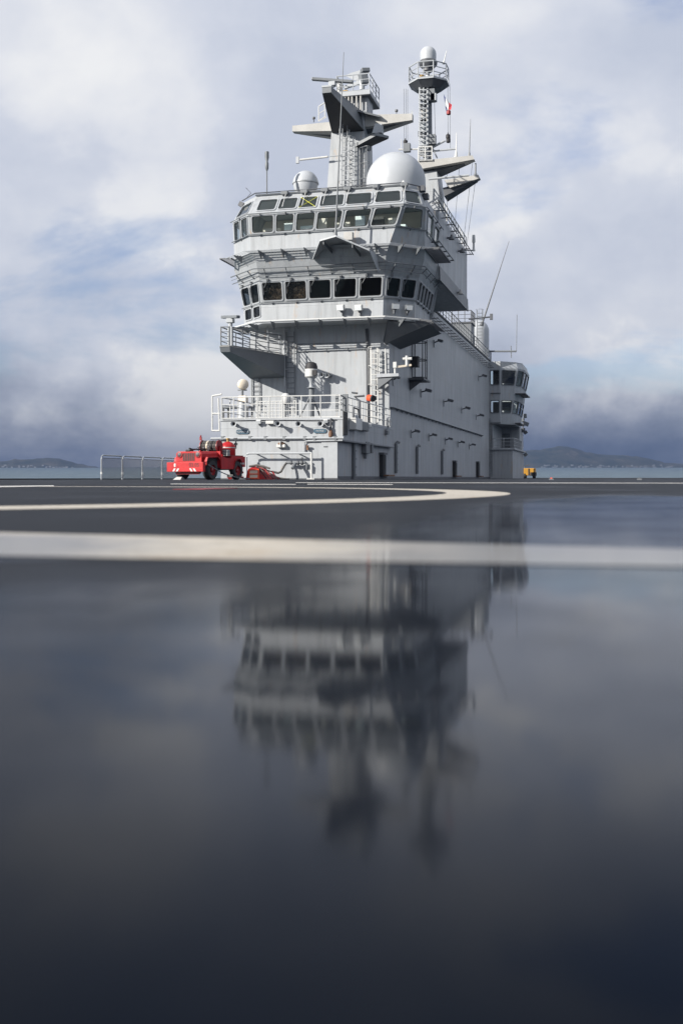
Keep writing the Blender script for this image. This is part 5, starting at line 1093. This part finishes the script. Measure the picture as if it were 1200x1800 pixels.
# flag: three hanging bands, folded
t = thing('flag', 'small limp blue white and red flag right of the pole mast', 'flag', onY(780, 165, PY))
fl = [((779, 165), (783.5, 173), (785, 192), (785, 197.5), (781.5, 185)), ((783.5, 173), (789, 181), (790, 188), (787, 197), (785, 197.5), (782.5, 182)), ((789, 181), (793.5, 184.5), (791.5, 192.5), (787, 191))]
blue_ = [(779, 165), (782.5, 172), (783.5, 178), (781.5, 181)]; bl2 = [(782, 186), (785, 189), (786.5, 198), (784.5, 198.5)]; wh = [(782.6, 172), (788.5, 180), (787, 184), (787.5, 194), (786.3, 197), (784.5, 189), (781.6, 181)]; rd = [(788.6, 180), (793.5, 184), (792, 192.5), (787.6, 193)]
for pts_, m_, nm in ((blue_, 'flag_blue', 'blue_band'), (bl2, 'flag_blue', 'blue_band'), (wh, 'flag_white', 'white_band'), (rd, 'flag_red', 'red_band')):
    A = [onY(px, py, PY + 0.08 * sin(px * 1.3)) for px, py in pts_]; part(MB().loft(A, [q + V((0, 0.02, 0)) for q in A]), nm, m_, t)

# ------------------------------------------------------------------ gear further aft
p = onX(838, 615, -3.0); t = thing('radome', 'pale capsule radome behind the roof railing further aft', 'radome', (-1.35, 55, TOP)); q = onX(838, 590, -1.35); k = proj(q)[2] / F; r = 21 * k; zt_a = onX(838, 562, -1.35).z
part(MB().lathe((q.x, q.y, TOP), [(r * 0.9, 0), (r, 0.6), (r, zt_a - TOP - r)] + [(r * cos(a), zt_a - TOP - r + r * sin(a)) for a in [radians(x) for x in range(12, 90, 12)]] + [(0.01, zt_a - TOP)], 28), 'shell', 'dome', t, smooth=True)
part(MB().lathe((q.x, q.y, TOP), [(r * 1.05, 0), (r * 1.05, 0.15)], 28), 'base_ring', 'grey', t)
q = onX(824, 571, -0.7); t = thing('equipment_platform', 'dark raised platform aft of the upper block', 'platform', (q.x, q.y, TOP)); y0_ = q.y - 1.2
part(MB().box(q.x - 1.6, q.x + 0.35, y0_, y0_ + 2.5, TOP, q.z), 'housing', 'mid', t); part(MB().box(q.x - 1.7, q.x + 0.45, y0_ - 0.1, y0_ + 2.6, q.z, q.z + 0.08), 'deck_plate', 'dark', t)
railing([(q.x - 1.5, y0_, q.z + 0.08), (q.x + 0.35, y0_, q.z + 0.08), (q.x + 0.4, y0_ + 2.4, q.z + 0.08)], 'dark railing on the raised platform aft of the upper block', 1.15, 3, 0.6, 0.035, 'dark')
ladder(onX(843, 600, -0.45), onX(843, 545, -0.45), (1, 0, 0), 'caged ladder in front of the capsule radome', 0.55, 0.04, 'mid', (0, -1, 0))
pole('whip_antenna', onX(846, 572, 0.3), onX(899, 409, 0.3) if False else onX(846, 572, 0.3) + (RIGHT * (53 * 95 / F) + UP * (163 * 95 / F)), 0.09, 'long whip antenna leaning right over the island side', 'antenna', 'dark', 0.02)
t = thing('boom_antenna', 'dark boom with a square end lamp at the roof edge', 'antenna', onX(825, 559, 0.0)); a = onX(823, 561, 0.0); b2 = a + RIGHT * (40 * proj(a)[2] / F) + UP * (4 * proj(a)[2] / F)
part(MB().tube(a, b2, 0.07, 8), 'boom', 'dark', t); part(MB().cbox(b2, 0.25, 0.25, 0.55), 'end_lamp', 'dark', t)
t = thing('boom_antenna', 'long boom over the roof of the after control tower', 'antenna', (0.2, AFT_Y, 13.6)); a, b2 = onY(857, 617.5, AFT_Y), onY(907, 617.5, AFT_Y)
part(MB().tube(a, b2, 0.10, 8), 'boom', 'mid', t); part(MB().tube(onY(898, 629, AFT_Y), onY(897.5, 608, AFT_Y), 0.05, 6).tube(b2, onY(908, 553, AFT_Y), 0.035, 6), 'rod', 'mid', t); part(MB().tube((a.x + 0.3, AFT_Y, 12.6), (a.x + 0.3, AFT_Y, a.z), 0.07, 8), 'post', 'mid', t)
t = thing('rod_antenna', 'white rod antenna on an arm at the after end of the upper block', 'antenna', onX(810, 440, EX)); a = onX(810, 440, EX); k = proj(a)[2] / F; e = a + RIGHT * (22 * k)
part(MB().tube(a, e, 0.04, 6), 'arm', 'mid', t); part(MB().lathe(e, [(0.12, -0.05), (0.08, 0.15), (0.07, 0.5), (0.12, 0.6), (0.10, 1.1)], 10), 'rod', 'white', t, smooth=True)
for i, (px, py) in enumerate(((812, 441), (793, 418), (809, 514))):
    q = onX(px, py, EX + 0.3); t = thing('loudspeaker', ['dark horn at the after top corner of the upper block', 'dark horn on the roof edge of the upper block', 'small pale lamp box at the after edge of the upper block'][i], 'loudspeaker', q, 'horns on the upper block'); part(MB().lathe(q, [(0.2, -0.12), (0.09, 0.1), (0.04, 0.22)], 12), 'horn', 'dark' if i < 2 else 'beige', t, smooth=True); part(MB().cbox(q + V((-0.25, 0, 0)), 0.3, 0.12, 0.1), 'bracket', 'dark', t)
# lamp tree and horns at the after corner
t = thing('lamp_tree', 'cluster of lamps and horns on the outer corner of the after control tower', 'lamp', onY(918, 745, 76)); q0 = onY(917, 760, 76)
part(MB().tube(q0, onY(921, 730, 76), 0.08, 6), 'post', 'dark', t)
for (px, py, s_) in ((922, 731, .5), (917, 739, .45), (924, 745, .6), (919, 756, .5), (923, 760, .45), (923, 799, .45)): part(MB().cbox(onY(px, py, 76), s_, s_, s_ * 0.8, Matrix.Rotation(px, 3, 'Y')), 'lamp', 'mid' if py % 2 else 'dark', t, bevel=0.05)
t = thing('tractor', 'yellow deck tractor parked behind the after end of the island', 'tractor', onY(930, 842, 82)); q = onY(929, 842, 82); q.z = 0
part(MB().box(q.x - 0.7, q.x + 0.75, 81.5, 83.6, 0.35, 1.25), 'body', 'yellow', t, bevel=0.06); part(MB().box(q.x + 0.2, q.x + 0.85, 81.3, 83.2, 0.3, 0.75), 'step', 'black', t)
part(MB().path([(q.x - 0.5, 81.8, 1.25), (q.x - 0.45, 81.8, 1.6), (q.x + 0.1, 81.9, 1.62)], 0.07, 6), 'steering', 'dark', t); part(MB().box(q.x - 0.05, q.x + 0.1, 81.44, 81.5, 0.4, 1.2), 'grille', 'black', t)
for dx in (-0.5, 0.6):
    for yy in (81.7, 83.3): part(MB().lathe((q.x + dx - 0.12, yy, 0.33), [(0.18, -0.02), (0.33, 0), (0.33, 0.24), (0.18, 0.26)], 16, Matrix.Rotation(radians(90), 3, 'Y')), 'wheel', 'black', t, smooth=True)
for i, (px, lab) in enumerate(((968, 'small orange buoy lamp on the far deck right of the tractor'), (1123, 'low dark fitting on the far right deck'))):
    q = onZ(px, 843.6, 0.0); t = thing('deck_fitting', lab, 'fitting', q); s_ = (q - CAM).length / F; part(MB().box(q.x - 4 * s_, q.x + 4 * s_, q.y, q.y + 0.3, 0.002, 2.2 * s_), 'base', 'mid', t); part(MB().cbox(q + V((0, 0.1, 3 * s_)), 3 * s_, 0.15, 2 * s_), 'cap', 'orange' if i == 0 else 'dark', t)

# ------------------------------------------------------------------ safety net fence along the left deck edge
fx = DX0 + 0.35
edges = [178, 215.5, 250.5, 285, 318]
ysf = [onX(px, 842, fx).y for px in edges]
names_ = ['leftmost netted fence panel at the deck edge', 'second netted fence panel from the left at the deck edge', 'third netted fence panel from the left at the deck edge', 'netted fence panel partly hidden behind the fire jeep']
for i in range(4):
    y0, y1 = ysf[i] + 0.03, ysf[i + 1] - 0.03; H = 1.12; r = 0.16
    t = thing('fence_panel', names_[i], 'fence', (fx, y0, 0), 'net fence panels along the deck edge')
    pts = [(fx, y0, 0.0), (fx, y0, H - r), (fx, y0 + r * 0.3, H - r * 0.3), (fx, y0 + r, H), (fx, y1 - r, H), (fx, y1 - r * 0.3, H - r * 0.3), (fx, y1, H - r), (fx, y1, 0.0)]
    part(MB().path(pts, 0.032, 8), 'frame', 'grey', t, smooth=True); part(MB().tube((fx, y0, 0.10), (fx, y1, 0.10), 0.02, 6), 'bottom_rail', 'grey', t); part(MB().tube((fx, y0, H - 0.12), (fx, y1, H - 0.12), 0.012, 5), 'net_rope', 'mid', t)
    for yy in (y0, y1): part(MB().cbox((fx, yy, 0.3), 0.08, 0.06, 0.1), 'clamp', 'white', t)
    mb = MB(); L = y1 - y0; Hn = H - 0.22; n = int((L + Hn) / 0.085)
    for k in range(1, n):
        c_ = k * 0.085
        a = (max(0, c_ - Hn), min(c_, Hn)); b = (min(c_, L), max(0, c_ - L))
        for s_ in (0, 1):
            A = V((fx, y0 + a[0] if not s_ else y1 - a[0], 0.10 + a[1])); B = V((fx, y0 + b[0] if not s_ else y1 - b[0], 0.10 + b[1]))
            if (A - B).length > 0.05: mb.tube(A, B, 0.006, 3, None, False)
    part(mb, 'netting', 'dark', t)['kind'] = 'stuff'

# ------------------------------------------------------------------ fire jeep
JY = radians(25); jf = (-RIGHT * sin(JY) - FWD * cos(JY)); jl = V((-jf.y, jf.x, 0))
bc = onD(327.5, 842, 43.2); bc.z = 0; jo = bc - jf * 1.75
jeep = thing('fire_jeep', 'bright red fire jeep with hose reel and tank parked on the deck', 'vehicle', jo)
def J(f, l, z): return jo + jf * f + jl * l + V((0, 0, z))
RJ = Matrix((jf, jl, UP)).transposed()
def jbox(f0, f1, l0, l1, z0, z1): return MB().loft([J(f0, l0, z0), J(f0, l1, z0), J(f1, l1, z0), J(f1, l0, z0)], [J(f0, l0, z1), J(f0, l1, z1), J(f1, l1, z1), J(f1, l0, z1)])
def jloft(f0, s0, f1, s1): return MB().loft([J(f0, *p) for p in s0], [J(f1, *p) for p in s1])
part(jbox(-1.75, 0.45, -0.62, 0.62, 0.42, 0.56), 'chassis', 'black', jeep)
# hood and grille
sec = lambda w_, zt, zb: [(-w_, zb), (w_, zb), (w_, zt - 0.08), (w_ - 0.10, zt), (-w_ + 0.10, zt), (-w_, zt - 0.08)]
part(jloft(1.50, sec(0.56, 1.14, 0.60), 0.30, sec(0.64, 1.20, 0.60)), 'hood', 'red', jeep, bevel=0.015)
gr = thing if False else None
grille = part(jloft(1.56, sec(0.62, 1.17, 0.62), 1.502, sec(0.62, 1.17, 0.62)), 'grille', 'red', jeep, bevel=0.015)
for k in range(7): part(jbox(1.562, 1.572, -0.285 + k * 0.085, -0.23 + k * 0.085, 0.78, 1.10), 'slot', 'black', grille)
RH = RJ @ Matrix.Rotation(radians(90), 3, 'Y')
for s_ in (-1, 1):
    h_ = part(MB().lathe(J(1.53, 0.44 * s_, 1.03), [(0.12, 0.0), (0.13, 0.06), (0.10, 0.065)], 16, RH), 'headlight', 'red2', jeep, smooth=True); part(MB().lathe(J(1.53, 0.44 * s_, 1.03), [(0.098, 0.06), (0.07, 0.085), (0.01, 0.09)], 14, RH, False), 'lens', 'dark', h_, smooth=True)
# bumper plate
bump = part(jbox(1.68, 1.86, -0.88, 0.88, 0.33, 0.72), 'bumper', 'red', jeep, bevel=0.015)
part(jloft(1.66, [(-0.55, 0.22), (0.55, 0.22), (0.60, 0.33), (-0.60, 0.33)], 1.45, [(-0.5, 0.26), (0.5, 0.26), (0.55, 0.33), (-0.55, 0.33)]), 'skid_plate', 'red2', jeep)
part(jbox(1.45, 1.68, -0.5, 0.5, 0.36, 0.6), 'bumper_mount', 'black', jeep)
rotj = Matrix((jl, UP, jf)).transposed().to_euler()
lettering('03.05', 0.22, 'black', bump, J(1.863, 0.45, 0.60), rotj)
for s_, x0 in ((-1, -0.60), (1, 0.30)):
    for k in range(2):
        a = x0 + k * 0.17; pts = [(a, 0.34), (a + 0.10, 0.34), (a + 0.10 + s_ * -0.0, 0.47), (a, 0.47)]
        sh = 0.08 * (-s_); q = [J(1.864, a, 0.345), J(1.864, a + 0.09, 0.345), J(1.864, a + 0.09 + sh, 0.465), J(1.864, a + sh, 0.465)]
        part(MB().loft(q, [p + jf * 0.004 for p in q]), 'chevron', 'white', bump)
part(MB().lathe(J(1.862, -0.48, 0.63), [(0.045, 0), (0.045, 0.008)], 12, RH), 'roundel', 'white', bump); part(MB().lathe(J(1.862, -0.48, 0.57), [(0.045, 0), (0.045, 0.008)], 12, RH), 'roundel', 'white', bump)
# fenders
for s_ in (-1, 1):
    prof_ = [(1.45, 0.60), (1.45, 0.72), (1.38, 0.90), (0.55, 0.94), (0.36, 0.80), (0.30, 0.50)]
    mb = MB()
    for (fa, za), (fb, zb2) in zip(prof_, prof_[1:]): mb.loft([J(fa, 0.60 * s_, za), J(fa, 0.80 * s_, za), J(fb, 0.80 * s_, zb2), J(fb, 0.60 * s_, zb2)], [J(fa, 0.60 * s_, za + 0.035), J(fa, 0.80 * s_, za + 0.035), J(fb, 0.80 * s_, zb2 + 0.035), J(fb, 0.60 * s_, zb2 + 0.035)])
    part(mb, 'fender', 'red', jeep)
    # side panel of the tub with wheel cut-out
    out = [(0.30, 0.45), (0.30, 1.0), (-0.15, 0.92), (-0.55, 0.92), (-0.60, 1.0), (-1.70, 1.0), (-1.70, 0.55), (-1.42, 0.55), (-1.36, 0.74), (-1.20, 0.86), (-0.95, 0.86), (-0.80, 0.74), (-0.74, 0.45)]
    part(MB().loft([J(f, 0.74 * s_, z) for f, z in out], [J(f, 0.78 * s_, z) for f, z in out]), 'side_panel', 'red', jeep)
    arch = [(-0.72, 0.45), (-0.80, 0.76), (-0.95, 0.89), (-1.20, 0.89), (-1.38, 0.76), (-1.44, 0.55)]
    mb = MB()
    for (fa, za), (fb, zb2) in zip(arch, arch[1:]): mb.loft([J(fa, 0.60 * s_, za), J(fa, 0.82 * s_, za), J(fb, 0.82 * s_, zb2), J(fb, 0.60 * s_, zb2)], [J(fa, 0.60 * s_, za + 0.03), J(fa, 0.82 * s_, za + 0.03), J(fb, 0.82 * s_, zb2 + 0.03), J(fb, 0.60 * s_, zb2 + 0.03)])
    part(mb, 'wheel_arch', 'red2', jeep)
    for f in (0.95, -1.08):
        RW = RJ @ Matrix.Rotation(radians(-90 * s_), 3, 'X')
        wc = J(f, 0.58 * s_, 0.40)
        wh_ = part(MB().lathe(wc, [(0.22, 0.0), (0.37, 0.0), (0.40, 0.04), (0.40, 0.17), (0.37, 0.21), (0.22, 0.21)], 28, RW, False), 'wheel', 'black', jeep, smooth=True)
        part(MB().lathe(wc, [(0.225, 0.19), (0.21, 0.14), (0.10, 0.13), (0.08, 0.19), (0.01, 0.20)], 20, RW, False), 'rim', 'red2', wh_, smooth=True)
for s_ in (-1, 1): part(jbox(0.42, 1.38, min(0.585 * s_, 0.665 * s_), max(0.585 * s_, 0.665 * s_), 0.40, 0.895), 'wheel_well_shade', 'black', jeep); part(jbox(-1.40, -0.78, min(0.50 * s_, 0.60 * s_), max(0.50 * s_, 0.60 * s_), 0.35, 0.85), 'wheel_well_shade', 'black', jeep)  # black boxes paint in the shade inside the wheel openings
part(jbox(-1.68, 0.28, -0.735, 0.735, 0.56, 0.62), 'floor', 'red2', jeep); part(jbox(-1.72, -1.68, -0.74, 0.74, 0.56, 1.0), 'tailgate', 'red', jeep)
part(jbox(0.22, 0.30, -0.74, 0.74, 0.60, 1.20), 'cowl', 'red', jeep)
part(jbox(-0.55, -0.1, -0.6, 0.6, 0.62, 0.85), 'seat', 'black', jeep)
part(jbox(-1.665, -0.62, -0.70, 0.70, 0.62, 1.05), 'equipment_bed', 'red2', jeep)
part(jbox(-1.60, -1.30, 0.781, 0.786, 0.66, 0.74), 'side_marking', 'white', jeep)
# hose reel across the car
reel = part(MB().tube(J(-0.15, -0.42, 1.42), J(-0.15, 0.42, 1.42), 0.10, 14), 'hose_reel', 'red2', jeep)
for l in (-0.42, 0.40): part(MB().tube(J(-0.15, l, 1.42), J(-0.15, l + 0.03, 1.42), 0.27, 22), 'reel_disc', 'red2', reel)
for k in range(9): part(MB().path([J(-0.15 + 0.215 * cos(u), -0.36 + k * 0.088, 1.42 + 0.215 * sin(u)) for u in [2 * pi * i / 20 for i in range(21)]], 0.042, 6), 'hose_turn', 'hose' if k % 3 else ('cream' if k % 2 else 'black'), reel, smooth=True)
for l in (-0.5, 0.48): part(MB().bar(J(-0.3, l, 0.95), J(-0.15, l, 1.44), 0.05, 0.05).bar(J(0.0, l, 0.95), J(-0.15, l, 1.44), 0.05, 0.05), 'reel_stand', 'red', jeep)
# foam tank, pump, fittings
tank = part(MB().lathe(J(-1.12, 0.25, 1.05), [(0.31, 0.0), (0.33, 0.03), (0.33, 0.36), (0.30, 0.44), (0.20, 0.55), (0.08, 0.60)], 28), 'tank', 'red', jeep, smooth=True); part(MB().lathe(J(-1.12, 0.25, 1.37), [(0.336, 0), (0.338, 0.02), (0.336, 0.035)], 28, None, False), 'tank_ring', 'white', tank)
part(MB().lathe(J(-1.12, 0.25, 1.65), [(0.06, 0), (0.06, 0.10), (0.09, 0.11), (0.09, 0.15)], 12), 'tank_valve', 'brass', tank); part(MB().tube(J(-1.45, 0.45, 1.35), J(-1.45, 0.45, 1.80), 0.03, 6).cbox(J(-1.45, 0.45, 1.55), 0.12, 0.12, 0.1).tube(J(-1.45, 0.35, 1.80), J(-1.45, 0.52, 1.80), 0.03, 6), 'lance', 'dark', jeep)
pump = part(jbox(-0.52, -0.30, 0.42, 0.72, 1.0, 1.28), 'pump', 'mid', jeep, bevel=0.03)
for k in range(4): part(jbox(-0.53, -0.29, 0.41, 0.728, 1.03 + k * 0.065, 1.055 + k * 0.065), 'rib', 'beige', pump)
part(MB().path([J(1.35, -0.05, 1.19), J(1.30, -0.15, 1.30), J(1.1, -0.1, 1.26), J(0.8, -0.15, 1.28), J(0.4, -0.1, 1.27), J(0.1, -0.1, 1.3)], 0.035, 6), 'hose', 'black', jeep, smooth=True)
part(MB().cbox(J(1.42, -0.05, 1.2), 0.3, 0.22, 0.09, RJ), 'nozzle_rest', 'black', jeep, bevel=0.02)
for (f, l, z) in ((0.35, -0.3, 1.38), (0.25, -0.1, 1.36), (0.2, 0.1, 1.40)): part(MB().tube(J(f, l, 1.19), J(f, l, z), 0.022, 6).tube(J(f, l - 0.05, z), J(f, l + 0.05, z), 0.03, 6), 'lever', 'dark', jeep)
part(MB().tube(J(-0.05, -0.45, 1.68), J(-0.05, -0.45, 1.90), 0.03, 6).cbox(J(-0.05, -0.45, 1.75), 0.08, 0.08, 0.14), 'beacon', 'red2', jeep)
# chocks, chain, foam equipment on the deck
t = thing('wheel_chock', 'white wheel chock under the front of the fire jeep', 'chock', J(1.7, -0.45, 0)); part(MB().loft([J(1.45, -0.62, 0.003), J(1.8, -0.62, 0.003), J(1.8, -0.25, 0.003), J(1.45, -0.25, 0.003)], [J(1.5, -0.55, 0.10), J(1.62, -0.55, 0.12), J(1.62, -0.3, 0.12), J(1.5, -0.3, 0.10)]), 'block', 'white', t)
t = thing('lashing_chain', 'lashing chain running from the jeep front wheel back to the deck', 'chain', J(0.6, 1.3, 0))
ca, cb = J(1.35, 0.80, 0.62), J(-0.9, 1.5, 0.05)
for k in range(14):
    a = lerp(ca, cb, k / 14); b = lerp(ca, cb, (k + 0.8) / 14); sag = lambda q, u: q - V((0, 0, 0.16 * sin(pi * u))); part(MB().tube(sag(a, k / 14), sag(b, (k + .8) / 14), 0.022, 6), 'link', 'mid', t)
part(MB().cbox(J(0.15, 1.12, 0.16), 0.28, 0.14, 0.12, RJ), 'turnbuckle', 'cream', t, bevel=0.02)
rbp = onD(455, 842, 47.5); rbp.z = 0
t = thing('foam_box', 'red sloped equipment box with a pale slatted front beside the fire jeep', 'box', rbp)
def K(x, d, z): return rbp + RIGHT * x + FWD * d + V((0, 0, z))
part(MB().loft([K(-.58, -.35, .003), K(.05, -.42, .003), K(.68, .30, .003), K(-.4, .45, .003)], [K(-.48, -.25, .46), K(.03, -.30, .46), K(.02, .25, .58), K(-.35, .35, .58)]), 'body', 'red', t, bevel=0.02)
fr_ = [(-.42, .08, .16), (-.42, .40, .16)]
for a, b in (((-.40, -.50, .02), (-.40, -.47, .46)), ((.02, -.51, .02), (.02, -.48, .46)), ((-.42, -.47, .45), (.04, -.48, .45)), ((-.42, -.50, .06), (.04, -.51, .06)), ((-.42, -.49, .25), (.04, -.50, .25))): part(MB().bar(K(*a), K(*b), 0.06, 0.05), 'frame_bar', 'orange', t)
for z, dd in ((.155, -.49), (.345, -.46)): part(MB().bar(K(-.37, dd, z), K(-.01, dd - 0.01, z), 0.03, 0.15), 'slat', 'cream', t)
for k in range(4): part(MB().path([K(.0 + .05 * k, -.1, .55), K(.3, -.2, .42), K(.55 + .07 * k, -.35, .15), K(.75 + .1 * k, -.5, .03)], 0.028, 6), 'hose', 'hose' if k % 2 else 'red2', t, smooth=True)
part(MB().path([K(-.45, .2, .6), K(-.1, .1, .66), K(.2, .0, .60), K(.5, -.1, .5)], 0.05, 6), 'hose', 'hose', t, smooth=True)
rnd = random.Random(5)
for k in range(6): a_ = rnd.uniform(-.4, .1); part(MB().path([K(a_, rnd.uniform(-.2, .3), .58), K(a_ + .25, rnd.uniform(-.3, .1), .62 - .04 * k), K(a_ + .5, rnd.uniform(-.4, .1), .36), K(a_ + .75, rnd.uniform(-.6, -.2), .05)], rnd.uniform(.02, .04), 6), 'hose', ('hose', 'black', 'red2')[k % 3], t, smooth=True)
t = thing('tow_bar', 'folded red tow bar lying between the jeep and the foam box', 'tow bar', K(-.9, 0, 0)); part(MB().bar(K(-1.35, -.3, .06), K(-.7, -.1, .34), 0.10, 0.10), 'bar', 'red2', t); part(MB().bar(K(-1.3, -.1, .06), K(-.75, -.2, .20), 0.08, 0.10).bar(K(-1.4, -.3, .12), K(-.65, -.3, .10), 0.07, 0.07), 'leg', 'red', t)
t = thing('hose', 'grey hose lying on the deck in front of the deckhouse', 'hose', K(.9, .5, 0)); part(MB().path([K(.7, .6, .03), K(1.0, .3, .03), K(1.35, .5, .03), K(1.2, .9, .03), K(.8, 1.2, .1)], 0.03, 6), 'hose', 'hose', t, smooth=True)
# red deck hatch mark
q = onZ(363, 859.8); tag(MB().box(q.x - 0.13, q.x + 0.13, q.y - 0.35, q.y + 0.35, 0.001, 0.004).build('deck_plate', M['red2'], loc=q), 'flat dark red cover plate in the deck inside the landing circle', 'plate')
